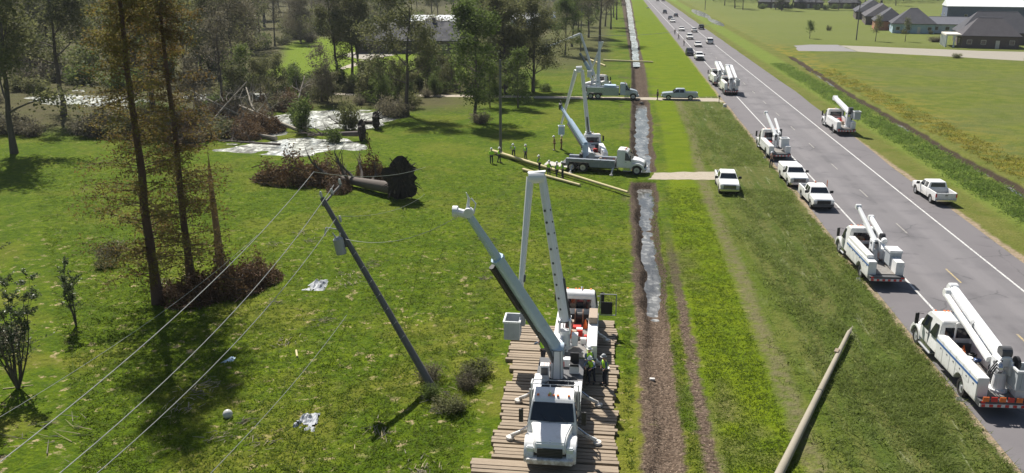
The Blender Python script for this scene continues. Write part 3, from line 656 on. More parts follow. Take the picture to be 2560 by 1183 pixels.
# ------------------------------------------------------------ pickups and cars
def pickup(name, kind='crew', paint='white', label=None, beacon=False, topper=False, service=False, grille='chrome'):
    T = empty(name, (0, 0, 0), 0, label, 'pickup truck')
    L = 2.95; c0 = -.95 if kind == 'crew' else -.2
    wf, wr, r = 1.88, -1.78, .40
    hw = lambda y, z: (1.0 if z < 1.05 else .96) - max(0, y - 2.2) * .13
    part('body', lambda b: b.side([(c0, .48)] + arc(wf, .40, .50, 172, 8, 8) + [(L - .06, .50), (L, .95), (L - .12, 1.13), (1.35, 1.27), (1.2, 1.24), (c0, 1.26)], hw, paint), T, .035)
    def bed(b):
        ar = arc(wr, .40, .50, 172, 8, 8)
        for s in (-1, 1): b.slab([(-L, .52)] + ar + [(c0 - .02, .50), (c0 - .02, 1.28), (-L, 1.26)], s * .86, s * .99, paint)
        b.box(-.858, .858, -L + .003, -L + .07, .55, 1.24, paint); b.box(-.858, .858, c0 - .09, c0 - .023, .55, 1.26, paint)
        b.box(-.858, .858, -L + .073, c0 - .093, .66, .72, 'dgrey')
        for s in (-1, 1): b.box(s * .62, s * .857, wr - .45, wr + .45, .721, .93, 'dgrey')
    bd = part('bed', bed, T, 0)
    part('tailgate', lambda b: (b.box(-.84, .84, -L - .03, -L - .001, .62, 1.22, paint), b.box(-.12, .12, -L - .04, -L - .03, 1.0, 1.08, 'black')), bd, .0)
    g0, g1 = c0 + .02, 1.28
    part('cabin', lambda b: b.side([(g0, 1.245), (g1, 1.23), (.62, 1.80), (.42, 1.86), (g0 + .22, 1.87), (g0 + .08, 1.80)], [.93, .93, .74, .70, .70, .74], paint), T, .03)
    def W(z): return .93 - (z - 1.24) * (.19 / .56)
    for s in (-1, 1):
        def sw(b, s=s):
            spans = [(c0 + .28, .02), (.1, .98)] if kind == 'crew' else [(c0 + .15, .95)]
            for a, c in spans:
                z0, z1 = 1.29, 1.74; c1 = min(c, .60 + (c - .98) if c > .9 else c)
                pr = [(a, z0), (c, z0), (c - (.36 if c > .9 else 0), z1), (a + .04, z1)]
                vs = [(s * (W(z) + .010), y, z) for y, z in pr] + [(s * (W(z) - .03), y, z) for y, z in pr]
                b.add(vs, [(0, 1, 2, 3), (7, 6, 5, 4), (0, 4, 5, 1), (1, 5, 6, 2), (2, 6, 7, 3), (3, 7, 4, 0)], 'glass')
        part('side_window', sw, T)
        part('mirror', lambda b: (b.box(s * 1.0, s * 1.30, .86, 1.0, 1.25, 1.50, 'black'), b.box(s * .92, s * 1.0, .90, .96, 1.28, 1.34, 'black')), T, .02)
        part('headlight', lambda b: b.box(s * .62, s * .93, L - .12, L + .012, .86, 1.06, 'lamp'), T, .02)
        part('tail_lamp', lambda b: b.box(s * .868, s * .995, -L - .012, -L + .03, .85, 1.18, 'red'), T)
        part('door_seam', lambda b: [b.box(s * 1.0, s * 1.004, y, y + .012, .58, 1.2, 'dgrey') for y in ((c0 + .12, .06, 1.12) if kind == 'crew' else (c0 + .1, 1.12))], T)
        wheel(T, s * .84, wf, r, .27); wheel(T, s * .84, wr, r, .27)
    def ws(b):
        vs = []
        for d in (.015, -.02): vs += [(-.84, 1.17 + d, 1.32), (.84, 1.17 + d, 1.32), (.70, .70 + d, 1.745), (-.70, .70 + d, 1.745)]
        b.add(vs, [(0, 1, 2, 3), (7, 6, 5, 4), (0, 4, 5, 1), (1, 5, 6, 2), (2, 6, 7, 3), (3, 7, 4, 0)], 'glass')
    part('windshield', ws, T)
    part('rear_window', lambda b: b.add([(-.7, g0 - .0 + .0, 1.36), (.7, g0, 1.36), (.62, g0 + .06, 1.74), (-.62, g0 + .06, 1.74), (-.7, g0 + .08, 1.36), (.7, g0 + .08, 1.36), (.62, g0 + .12, 1.74), (-.62, g0 + .12, 1.74)],
                                       [(3, 2, 1, 0), (4, 5, 6, 7), (0, 1, 5, 4), (1, 2, 6, 5), (2, 3, 7, 6), (3, 0, 4, 7)], 'glass'), T)
    def gr(b):
        b.box(-.6, .6, L - .08, L + .015, .70, 1.03, 'black')
        for i in range(3): b.box(-.58, .58, L + .015, L + .025, .76 + i * .09, .785 + i * .09, grille)
    part('grille', gr, T)
    part('front_bumper', lambda b: b.side([(L - .2, .42), (L + .08, .44), (L + .1, .66), (L - .15, .68)], [.98, .84, .84, .98], grille if grille != 'black' else 'dgrey'), T, .02)
    part('rear_bumper', lambda b: b.box(-.92, .92, -L - .16, -L - .035, .48, .66, 'chrome'), T, .02)
    part('underbody', lambda b: (b.box(-.7, .7, -2.7, 2.7, .32, .50, 'black')), T)
    if beacon: part('beacon', lambda b: (b.tube([(0, c0 + .3, 1.868), (0, c0 + .3, 1.90)], .09, 10, 'dgrey'), b.tube([(0, c0 + .3, 1.9), (0, c0 + .3, 2.02)], [.07, .05], 10, 'orange')), T)
    if topper: part('toolbox', lambda b: (b.box(-.985, .985, -L + .05, c0 - .1, 1.285, 1.62, paint)), T, .05)
    return T
def car(name, kind, paint, label=None):
    T = empty(name, (0, 0, 0), 0, label, 'car'); suv = kind == 'suv'; L = 2.35; r = .35 if not suv else .38
    wf, wr = 1.45, -1.40; zb = .98 if not suv else 1.10
    part('body', lambda b: b.side([(-L, .42)] + arc(wr, r, r + .08, 172, 8, 6) + arc(wf, r, r + .08, 172, 8, 6) + [(L - .05, .42), (L, .70), (L - .25, zb - .14), (1.05, zb), (-1.5 if not suv else -L + .1, zb + .02), (-L + .05, zb - .05)], lambda y, z: .92 - max(0, abs(y) - 1.8) * .16, paint), T, .04)
    if suv: pr = [(-L + .12, zb), (1.1, zb - .02), (.45, 1.66), (.2, 1.72), (-L + .55, 1.72), (-L + .32, 1.64)]
    else: pr = [(-1.75, zb), (1.15, zb - .02), (.40, 1.40), (.15, 1.45), (-.75, 1.45), (-1.0, 1.40)]
    zt = pr[2][1]
    part('windows', lambda b: b.side(pr, [.85, .85, .66, .63, .63, .66], 'glass'), T, .03)
    part('roof', lambda b: b.side([(pr[5][0] + .1, zt + .01), (pr[2][0] - .1, zt + .01), (pr[3][0], pr[3][1] + .03), (pr[4][0], pr[4][1] + .03)], [.68, .68, .65, .65], paint), T, .01)
    for s in (-1, 1):
        part('pillar', lambda b: b.beam((s * .86, -.2, zb), (s * .69, -.25, zt), .06, .09, mat=paint), T)
        part('headlight', lambda b: b.box(s * .55, s * .84, L - .25, L - .04, .62, .76, 'lamp'), T, .02)
        part('tail_lamp', lambda b: b.box(s * .60, s * .84, -L - .012, -L + .1, .70, .86, 'red'), T, .02)
        wheel(T, s * .80, wf, r, .22); wheel(T, s * .80, wr, r, .22)
    part('grille', lambda b: b.box(-.48, .48, L - .12, L + .012, .48, .70, 'black'), T)
    return T

# ---- the trucks ------------------------------------------------
M['bodygrey'] = plain('grey_body_paint', (.20, .23, .27), .45, var=.2, dirt=(.5, .5, .5), dirt_amt=.3)
def front_derrick():
    """crane truck on the timber mats, seen nose on"""
    T = empty('digger_derrick_truck', (-2.18, 37.6, .24), PI, 'white crane truck facing the camera on timber mats, grey blue boom swung left', 'utility truck')
    ye, yf, wy = cab_unit(T, y0=.75); chassis(T, ye, -3.4, True, -5.6)
    def deck(b):
        b.box(-1.2, 1.2, -5.6, .55, .95, 1.12, 'dgrey'); b.box(-1.2, 1.2, .50, .62, 1.125, 2.35, 'grey')
    part('flatbed', deck, T)
    part('headache_rack', lambda b: [b.tube(q, .035, 6, 'white') for q in ([(-1.1, .7, 1.1), (-1.1, .7, 2.7), (1.1, .7, 2.7), (1.1, .7, 1.1)], [(-1.1, .05, 1.1), (-1.1, .05, 2.6), (1.1, .05, 2.6), (1.1, .05, 1.1)], [(-1.1, .7, 2.7), (-1.1, .05, 2.6)], [(1.1, .7, 2.7), (1.1, .05, 2.6)])], T)
    for s in (-1, 1):
        k = part('locker_body', lambda b: b.box(s * .82, s * 1.2, -2.0 if s < 0 else -2.6, .45, 1.125, 1.62, 'white'), T, .02)
        for y in (-1.6, -.9, -.2): part('handle', lambda b: b.box(s * 1.2, s * 1.22, y, y + .1, 1.35, 1.4, 'black'), k)
    part('winch', lambda b: (b.tube([(.35, -.7, 1.45), (.75, -.7, 1.45)], .3, 14, 'chrome'), b.box(.3, .34, -1.1, -.3, 1.12, 1.8, 'white'), b.box(.76, .80, -1.1, -.3, 1.12, 1.8, 'white')), T)
    part('auger', lambda b: (b.tube([(-.75, .4, 1.3), (-.75, -2.6, 1.5)], .06, 8, 'dgrey'), [b.disc((-.75, .3 - i * .28, 1.31 + i * .02), (.1, 1, .2), .22, .02, 12, 'dgrey') for i in range(10)]), T)
    part('canvas_roll', lambda b: b.tube([(-.7, -.2, 2.0), (-.1, .1, 2.1), (.5, .3, 1.95), (.9, .2, 1.8)], [.16, .2, .18, .12], 9, 'cloth'), T)
    part('operator_seat', lambda b: (b.box(-.95, -.5, -4.0, -3.6, 1.6, 1.72, 'black'), b.box(-.95, -.5, -4.05, -3.98, 1.72, 2.2, 'black'), b.box(-.98, -.47, -3.9, -3.75, 1.13, 1.6, 'white')), T)
    part('control_stand', lambda b: (b.box(.5, .95, -2.9, -2.5, 1.13, 2.1, 'white'), b.box(.55, .9, -2.49, -2.46, 1.6, 2.0, 'dgrey'), [b.tube([(.58 + i * .07, -2.5, 2.1), (.58 + i * .07, -2.44, 2.3)], .012, 5, 'red') for i in range(5)]), T)
    outriggers(T, (1.15, -2.55), 2.05)
    cargo(T, -5.2, -4.3, 3, 6).location.z = .15
    # turret column and telescopic boom (tip about 11 m up, reaching left)
    tp = loc(T, (-2.3, 40.55, 0)); bp = loc(T, (-2.35, 40.75, 3.05)); tip = loc(T, (-6.05, 36.6, 11.1 ))
    part('turret', lambda b: (b.tube([(tp.x, tp.y, 1.12), (tp.x, tp.y, 1.3)], .55, 18, 'dgrey'), b.beam((tp.x, tp.y, 1.3), (tp.x, tp.y, 2.85), .68, .60, .58, .52, 'boom'), b.disc(bp + Vector((0, 0, -.27)), (1, 0, 0), .33, .8, 16, 'boomblue')), T, .02)
    mid = bp.lerp(tip, .70)
    bz = Vector((0, 0, -.25))
    lb = part('lower_boom', lambda b: (b.beam(bp + bz, mid + bz, .48, .60, .43, .52, 'boomblue')), T, .02)
    part('hose_track', lambda b: [b.box(-.09, .09, -.12, .12, -.06, .06, 'dgrey', Matrix.Translation(bp.lerp(mid, .12 + i * .026) + Vector((.30, 0, -.50))) @ Matrix.Rotation(.8, 4, 'Y')) for i in range(33)], lb)
    part('stored_auger', lambda b: b.beam(bp.lerp(mid, .55) + Vector((.30, 0, -.62)), mid + Vector((.28, 0, -.60)), .26, .3, .26, .3, 'black'), lb)
    ub = part('upper_boom', lambda b: b.beam(mid + bz - (tip - bp).normalized() * .3, tip + bz, .34, .42, .27, .32, 'boomblue'), T, .02)
    part('boom_collar', lambda b: b.beam(mid + bz - (tip - bp).normalized() * .05, mid + bz + (tip - bp).normalized() * .12, .52, .62, .50, .60, 'lblue'), lb)
    part('lift_cylinder', lambda b: (b.tube([tp + Vector((.1, .1, 2.0)), bp.lerp(mid, .28) + Vector((.1, .0, -.6))], .11, 10, 'dgrey')), T)
    th = tip + Vector((0, 0, -.2))
    part('pole_guide', lambda b: (b.tube([th + Vector((.55, 0, .1)), th + Vector((.05, .05, .0))], .20, 10, 'boom'), b.disc(th + Vector((.62, 0, .12)), (1, 0, 0), .26, .22, 14, 'boom'), b.tube([th + Vector((.1, 0, .1)), th + Vector((.02, -.1, .7)), th + Vector((.12, 0, 1.0))], [.09, .06, .02], 7, 'boom'), b.tube([th + Vector((-.2, 0, .05)), th + Vector((-.3, 0, .5)), th + Vector((-.1, 0, .75))], .035, 6, 'boom'),
                                  b.disc(th + Vector((.0, .1, .12)), (0, 1, 0), .22, .3, 14, 'boom')), T)
    return T
front = front_derrick()

def rear_lift():
    T = empty('bucket_truck', (-1.55, 47.3, .24), 0, 'white bucket truck behind the crane truck on the mats, its grey boom folded', 'utility truck')
    ye, yf, wy = cab_unit(T, y0=1.75, paint='white'); chassis(T, ye, -1.4, False, -3.7)
    service_body(T, -3.6, 1.35, -1.4, 'white', None, 1.7); cargo(T, -2.0, 1.0, 11, 14)
    outriggers(T, (-2.9, .95), 1.75)
    part('cable_reel', lambda b: (b.disc((.3, .9, 1.55), (1, 0, 0), .42, .06, 18, 'rawwood'), b.disc((-.15, .9, 1.55), (1, 0, 0), .42, .06, 18, 'rawwood'), b.tube([(.28, .9, 1.55), (-.13, .9, 1.55)], .25, 14, 'black')), T)
    part('tool_crate', lambda b: b.box(.68, 1.18, -.6, .9, 1.72, 2.1, 'cloth'), T, .02)
    part('jerry_can', lambda b: (b.box(.05, .35, -.9, -.7, .985, 1.4, 'red'), b.box(.45, .62, -1.5, -1.3, .985, 1.35, 'red')), T)
    # open mesh rack folded out on the right
    def rack(b):
        x0, x1, y, z0, z1 = 1.28, 2.25, 2.6, 1.0, 2.35
        for a, c in (((x0, y, z0), (x0, y, z1)), ((x1, y, z0), (x1, y, z1)), ((x0, y, z0), (x1, y, z0)), ((x0, y, z1), (x1, y, z1)), ((1.1, y, 2.2), (x0, y, 2.2))): b.tube([a, c], .035, 6, 'grey')
        b.box(x0 + .05, x1 - .22, y - .02, y + .02, z0 + .06, z1 - .5, 'black')
        for i in range(9): b.tube([(x0 + .1 * i, y, z0), (x0 + .1 * i, y, z1)], .008, 4, 'dgrey')
    part('folding_rack', rack, T)
    pb = loc(T, (-2.15, 45.0, 2.55)); el = loc(T, (-4.15, 46.0, 10.45)); bt = loc(T, (-4.75, 44.3, 3.0)); el2 = el + Vector((.55, .0, .05))
    turret(T, pb.x, pb.y, .98, 2.5)
    def low(b):
        b.beam(pb, el2, .48, .56, .36, .42, 'boom'); spots_on(b, pb.lerp(el2, .06), pb.lerp(el2, .80), .46, 9, 4)
    lb = part('lower_boom', low, T, .0)
    part('lift_cylinder', lambda b: (b.tube([pb + Vector((.25, -.1, -.3)), pb.lerp(el2, .30) + Vector((.28, 0, 0))], .1, 9, 'dgrey'), b.tube([pb.lerp(el2, .02) + Vector((.33, .1, 0)), pb.lerp(el2, .34) + Vector((.25, .1, 0))], .04, 7, 'black')), T)
    part('elbow', lambda b: (b.disc(el.lerp(el2, .5) + Vector((0, 0, -.05)), (1, 0, .05), .33, .85, 18, 'boom'), b.beam(el + Vector((-.2, 0, .22)), el2 + Vector((.2, 0, .27)), .3, .1, mat='white')), T, .0)
    ub = part('upper_boom', lambda b: (b.beam(el + Vector((-.08, 0, 0)), bt + Vector((.1, 0, .4)), .36, .42, .24, .26, 'boom'), b.tube([bt.lerp(el, .25) + Vector((.1, 0, 0)), bt.lerp(el, .3) + Vector((.1, 0, 0))], .16, 8, 'dgrey')), T, .0)
    part('bucket_bracket', lambda b: (b.box(bt.x + .18, bt.x + .45, bt.y - .2, bt.y + .2, bt.z - .5, bt.z + .45, 'grey'), b.box(bt.x + .1, bt.x + .32, bt.y - .12, bt.y + .12, bt.z + .45, bt.z + .95, 'white')), ub, .02)
    bucket(T, (bt.x - .22, bt.y - .12, bt.z - 1.12), w=.85, l=1.2, mat='bucketgrey')
    return T
lift = rear_lift()

def road_lift(x, y, rz, label, seed, stripe='blue', crew=False, scale=1.0, boomf=None, hb=1.75, tandem=False, paint='white', body=None):
    T = empty('bucket_truck', (x, y, 0), rz, label, 'utility truck')
    ye, yf, wy = cab_unit(T, y0=1.3, crew=crew, paint=paint); chassis(T, ye, -2.4, tandem, -4.4)
    service_body(T, -4.3, 1.1, -2.2, body or paint, stripe, hb, tandem); cargo(T, -1.4, .9, seed)
    part('chock', lambda b: [b.slab([(-3.1, .0), (-2.8, .0), (-2.95, .2)], s * 1.25, s * 1.5, 'white') for s in (-1,)], T)
    (boomf or (lambda T: stowed_booms(T, -3.0, 2.35, ye - .2, 3.35)))(T)
    return T
# 1 nearest on the near shoulder, cut by the right edge of the picture
def b1(T):
    yt = -3.55; turret(T, .15, yt, .98, 2.5)
    part('lower_boom', lambda b: (b.beam((.25, yt - .2, 2.6), (.35, 3.7, 3.75), .62, .60, .50, .52, 'boom'), b.disc((.35, 3.72, 3.76), (1, 0, 0), .33, .5, 18, 'boom')), T, .05)
    part('upper_boom', lambda b: (b.beam((-.18, yt + .6, 2.35), (-.12, 3.3, 3.50), .30, .38, .26, .30, 'white'), b.disc((.1, 3.45, 3.6), (1, 0, 0), .26, .62, 14, 'white')), T, .03)
    part('lift_cylinder', lambda b: (b.tube([(.15, yt + .7, 1.7), (.2, yt + 1.9, 2.5)], .10, 9, 'white'), b.tube([(.2, yt + 1.9, 2.5), (.2, yt + 2.6, 2.9)], .055, 8, 'chrome')), T)
    part('boom_strap', lambda b: b.beam((.29, -.2, 3.0), (.30, .05, 3.06), .70, .72, .70, .72, 'grey'), T)
    part('boom_rest', lambda b: (b.tube([(-.3, 1.1, 1.0), (-.3, 1.0, 2.7)], .05, 7, 'white'), b.tube([(.6, 1.1, 1.0), (.6, 1.0, 2.7)], .05, 7, 'white'), b.tube([(-.3, 1.0, 2.7), (.6, 1.0, 2.7)], .06, 7, 'white')), T)
    part('winch', lambda b: (b.disc((.25, yt + .1, 3.05), (1, 0, 0), .30, .5, 16, 'dgrey'), b.disc((.75, yt - .2, 2.6), (1, 0, 0), .34, .14, 16, 'black'), b.disc((-.15, yt - .3, 2.35), (1, 0, 0), .30, .2, 16, 'chrome')), T)
    part('hydraulic_hose', lambda b: [b.tube([(-.5 + q, yt, 1.5), (-.7 + q, yt - .5, 2.2), (-.2 + q, yt - .2, 2.7)], .035, 6, 'black') for q in (0, .12, .25)], T)
    bucket(T, (.85, yt - .6, 1.5), w=.8, l=1.0, mat='bucketgrey')
    part('hazard_board', lambda b: [b.box(-1.1 + i * .4, -.8 + i * .4, -4.88, -4.84, .95, 1.2, 'red' if i % 2 else 'orange') for i in range(6)], T)
    part('safety_cooler', lambda b: (b.tube([(-.3, -1.0, .985), (-.3, -1.0, 1.5)], .2, 14, 'orange'), b.tube([(-.3, -1.0, 1.5), (-.3, -1.0, 1.58)], .21, 14, 'white')), T)
road_lift(19.75, 46.3, .03, 'large blue striped bucket truck at the right edge, thick boom over its cab', 21, 'blue', True, boomf=b1, hb=1.95)
# 2 smaller truck, V of booms
def b2(T):
    yt = -1.2; turret(T, .1, yt, .98, 2.3, r=.28)
    part('lower_boom', lambda b: (b.beam((.1, yt, 2.35), (-.35, 2.2, 4.1), .34, .38, .26, .28, 'boom'), b.disc((-.35, 2.2, 4.1), (1, 0, 0), .2, .4, 14, 'boom')), T, .03)
    part('upper_boom', lambda b: (b.beam((.62, yt - .4, 2.5), (.75, 2.4, 3.2), .36, .40, .30, .34, 'boom'), b.disc((.75, 2.4, 3.2), (1, 0, 0), .22, .4, 14, 'boom')), T, .03)
    part('winch', lambda b: (b.disc((.6, yt + .2, 2.7), (1, 0, 0), .28, .3, 14, 'black'), b.disc((-.4, yt, 1.6), (1, 0, 0), .25, .5, 14, 'dgrey')), T)
    part('boom_rest', lambda b: b.tube([(.75, 1.15, 1.0), (.75, 1.1, 2.7)], .05, 7, 'black'), T)
    bucket(T, (.95, -2.6, 1.2), w=.8, l=1.1, mat='bucketgrey'); part('bucket_cover', lambda b: b.box(.5, 1.4, -3.2, -2.0, 2.285, 2.34, 'white'), T, .02)
    part('hot_stick_box', lambda b: b.box(-1.15, -.7, -3.6, 1.0, 1.86, 2.12, 'white'), T, .03)
road_lift(19.35, 64.6, .03, 'small blue striped bucket truck on the near shoulder, two booms in a narrow V', 22, 'blue', False, boomf=b2, hb=1.85)
# 3 behind the two pickups
def b3(T):
    yt = -1.0; turret(T, .1, yt, .98, 2.3, r=.28)
    part('lower_boom', lambda b: (b.beam((.1, yt, 2.35), (-.55, 2.6, 4.5), .40, .44, .26, .28, 'boom'), b.disc((-.55, 2.6, 4.5), (1, 0, 0), .2, .4, 14, 'boom')), T, .03)
    part('upper_boom', lambda b: b.beam((.55, yt, 2.6), (.45, 1.8, 3.9), .30, .34, .26, .28, 'boom'), T, .03)
    part('winch', lambda b: b.tube([(.7, yt + .3, 1.3), (.7, yt + .3, 3.1)], .16, 10, 'dgrey'), T)
    bucket(T, (.7, -3.0, 1.4), w=.9, l=1.0, mat='boom')
road_lift(19.4, 106.6, .03, 'white bucket truck with pointed raised boom behind the two pickups on the shoulder', 23, None, False, boomf=b3, hb=1.7)
# 4 and 5 farther back on the near shoulder
road_lift(20.6, 160.8, .02, 'white bucket truck with dark rear on the shoulder at the farm lane mouth', 24, None, False, boomf=lambda T: stowed_booms(T, -3.4, 2.6, 2.6, 4.2, boomw=.7), hb=2.1, tandem=True)
road_lift(20.0, 172.5, .02, 'white bucket truck with rounded boom head, just beyond the one at the farm lane', 25, None, False, boomf=lambda T: stowed_booms(T, -3.0, 2.6, 2.9, 3.6, boomw=.6), hb=2.0)
# 6 far shoulder
def b6(T):
    yt = -3.2; turret(T, .5, yt, .98, 2.8)
    part('lower_boom', lambda b: (b.beam((.55, yt, 2.9), (.25, 3.4, 3.9), .60, .66, .55, .58, 'boom'), b.disc((.25, 3.4, 3.9), (1, 0, 0), .34, .6, 16, 'boom')), T, .04)
    part('upper_boom', lambda b: b.beam((.95, yt, 2.6), (.7, 2.6, 3.6), .34, .38, .3, .32, 'boom'), T, .03)
    part('winch', lambda b: (b.disc((.6, yt - .2, 3.3), (1, 0, 0), .36, .5, 14, 'dgrey'), b.disc((.9, yt + .4, 2.2), (1, 0, 0), .4, .2, 14, 'black')), T)
    bucket(T, (1.2, yt - 1.0, 2.2), w=.8, l=.9, mat='bucketgrey')
road_lift(31.0, 123.8, .02, 'white bucket truck with thick boom pointing forward on the far shoulder', 26, None, False, boomf=b6, hb=1.8)
# trucks off the road
def b7(T):
    p0 = loc(T, (-2.7, 96.1, 2.6)); tip = loc(T, (-5.85, 101.5, 6.0)); mid = p0.lerp(tip, .62)
    part('turret', lambda b: (b.beam((p0.x, p0.y, 1.0), (p0.x, p0.y, 2.7), .8, .7, .7, .6, 'boomblue')), T, .03)
    part('lower_boom', lambda b: b.beam(p0, mid, .62, .72, .55, .62, 'boomblue'), T, .03)
    part('hose_track', lambda b: b.beam(p0.lerp(mid, .05) + Vector((0, -.1, -.42)), mid + Vector((0, -.1, -.36)), .5, .2, .5, .2, 'black'), T)
    part('upper_boom', lambda b: b.beam(mid, tip, .38, .42, .32, .34, 'boomblue'), T, .03)
    part('pole_guide', lambda b: (b.disc(tip, (0, 1, 0), .4, .3, 14, 'dgrey'), b.tube([tip, tip + Vector((.1, 0, .7))], .06, 6, 'dgrey')), T)
    part('winch', lambda b: (b.disc((0, -1.6, 1.7), (1, 0, 0), .35, .6, 14, 'grey'), b.disc((-.5, -2.9, 1.5), (0, 1, 0), .3, .3, 12, 'black')), T)
    outriggers(T, (.9, -3.6), 2.0)
D2 = road_lift(-.35, 94.7, -1.72, 'long white crane truck with its nose at the ditch, dark boom tilted up left', 27, None, False, boomf=b7, hb=1.45, tandem=True, body='bodygrey')
def b8(T):
    pb = loc(T, (-2.6, 103.0, 2.7)); el = loc(T, (-4.2, 103.2, 10.0)); bt = loc(T, (-5.9, 104.8, 3.4)); el2 = el + (loc(T, (-3.5, 103.2, 10.0)) - el)
    turret(T, pb.x, pb.y, .98, 2.6)
    part('lower_boom', lambda b: (b.beam(pb, el2, .50, .56, .42, .46, 'boom'), b.beam(pb + Vector((0, 0, .1)), pb.lerp(el2, .25) + Vector((0, 0, .1)), .3, .9, .3, .6, 'black')), T, .02)
    part('elbow', lambda b: b.beam(el + Vector((0, 0, .05)), el2 + Vector((0, 0, .1)), .7, .75, .7, .75, 'boom'), T, .02)
    part('upper_boom', lambda b: b.beam(el, bt, .42, .48, .22, .24, 'boom'), T, .02)
    bucket(T, bt + Vector((0, 0, -1.3)), w=.7, l=.7, mat='boomblue')
road_lift(-1.9, 101.0, .12, 'white bucket truck behind the long crane truck, articulated boom raised in a narrow peak', 28, None, False, boomf=b8, hb=1.7)
def b9(T):
    p0 = loc(T, (-2.4, 151.2, 2.8)); pk = loc(T, (-2.3, 152.5, 9.3))
    turret(T, p0.x, p0.y, .98, 2.7)
    part('lower_boom', lambda b: b.beam(p0, pk, .5, .6, .4, .45, 'boom'), T, .02)
    part('upper_boom', lambda b: b.beam(pk + Vector((0, .5, 0)), loc(T, (-3.6, 152.5, 4.6)), .4, .42, .25, .28, 'boom'), T, .02)
    part('pod_on_deck', lambda b: (b.box(-1.0, 1.0, -1.4, .6, 1.0, 2.3, 'boomblue'), b.box(-.9, .9, -.45, .61, 1.7, 2.2, 'glass')), T, .05)
    bucket(T, loc(T, (-3.9, 152.3, 3.3)), w=.7, l=.7)
road_lift(.1, 150.4, -PI / 2, 'pale blue white bucket truck side on in the farm lane, boom almost upright', 29, None, False, boomf=b9, hb=2.0, tandem=True, paint='silver')
def b10(T):
    p0 = loc(T, (-3.5, 158.5, 2.9)); tip = loc(T, (-5.9, 160, 6.6)); pk = loc(T, (-5.9, 160.5, 10.0)); e = loc(T, (-12.1, 158.8, 7.6))
    turret(T, p0.x, p0.y, .98, 2.8)
    part('derrick_boom', lambda b: (b.beam(p0, p0.lerp(tip, .6), .6, .7, .5, .6, 'boomblue'), b.beam(p0.lerp(tip, .6), tip, .4, .45, .35, .4, 'dgrey')), T, .02)
    part('lower_boom', lambda b: b.beam(p0 + Vector((.3, 0, 0)), pk, .45, .5, .38, .4, 'boom'), T, .02)
    part('upper_boom', lambda b: b.beam(pk, e, .36, .4, .22, .24, 'boom'), T, .02)
    bucket(T, e + Vector((0, 0, -1.2)), w=.7, l=.7)
road_lift(-2.6, 160.3, -.35, 'white bucket truck behind the farm lane, long upper boom stretched towards the trees', 30, None, False, boomf=b10, hb=1.7)

# ---- pickups
def place(o, x, y, rz, label, group=None, z=0):
    o.location = (x, y, z); o.rotation_euler = (0, 0, rz); o['label'] = label
    if group: o['group'] = group
    return o
G1 = 'pickups parked on the near shoulder facing the camera'
place(pickup('pickup_truck', 'crew', 'white', beacon=True, grille='black'), 19.6, 83.2, PI + .03, 'white pickup with black grille, foremost of two nose to tail on the near shoulder', G1)
place(pickup('pickup_truck', 'single', 'white', topper=True), 19.1, 91.8, PI + .03, 'white pickup with covered bed on the near shoulder, behind the black grilled one', G1)
place(pickup('pickup_truck', 'crew', 'white'), 11.9, 88.2, PI - .02, 'white pickup parked alone on the grass at the end of the gravel crossing')
place(pickup('pickup_truck', 'crew', 'white'), 31.3, 86.4, .06, 'white crew cab pickup with open bed on the far shoulder of the road')
place(pickup('pickup_truck', 'crew', 'silver'), 11.4, 150.5, PI / 2, 'silver blue pickup side on in the farm lane, nose to the ditch')
place(pickup('pickup_truck', 'crew', 'white', grille='black'), 20.6, 217.5, PI, 'white pickup with dark nose stopped on the near shoulder ahead of the line of cars')
C = 'cars driving towards the camera in the near lane'; G2 = 'cars in the far lane'
w_ = car('car', 'sedan', 'white'); s_ = car('car', 'suv', 'darkpaint'); v_ = car('car', 'suv', 'white'); d_ = car('car', 'sedan', 'darkpaint')
place(w_, 23.5, 253.5, PI, 'white car in the near lane, nearest of the approaching line', C)
for (src, x, y, rz, lb, g) in ((v_, 23.3, 280, PI, 'white car in the near lane, second of the approaching line', C), (w_, 23.4, 316.5, PI, 'white car in the near lane, third of the approaching line', C), (w_, 23.3, 365, PI, 'small white car far up the near lane behind a dark one', C),
                               (d_, 23.5, 384, PI, 'small dark car far up the near lane just beyond a white one', C), (s_, 23.7, 432, PI, 'tiny dark car farthest up the near lane', C)): dup(src, (x, y, .012), rz, lb, g)
place(v_, 27.7, 263.5, 0, 'white car with dark rear window in the far lane, nearest of those driving away', G2)
dup(w_, (27.3, 311, .012), 0, 'white car in the far lane beside a dark vehicle on the shoulder', G2)
place(s_, 30.9, 325, 0, 'dark vehicle stopped on the far shoulder beside a white car')
place(d_, 27.2, 406, 0, 'small dark car far up the far lane', G2)
dup(s_, (27.2, 584, .012), 0, 'tiny dark vehicle at the top edge of the picture in the far lane'); dup(d_, (30.6, 584, .012), 0, 'tiny dark vehicle at the top edge of the picture on the far shoulder')
dup(s_, (19.2, 228.5, .012), PI, 'dark vehicle on the near shoulder just behind the white pickup with dark nose')
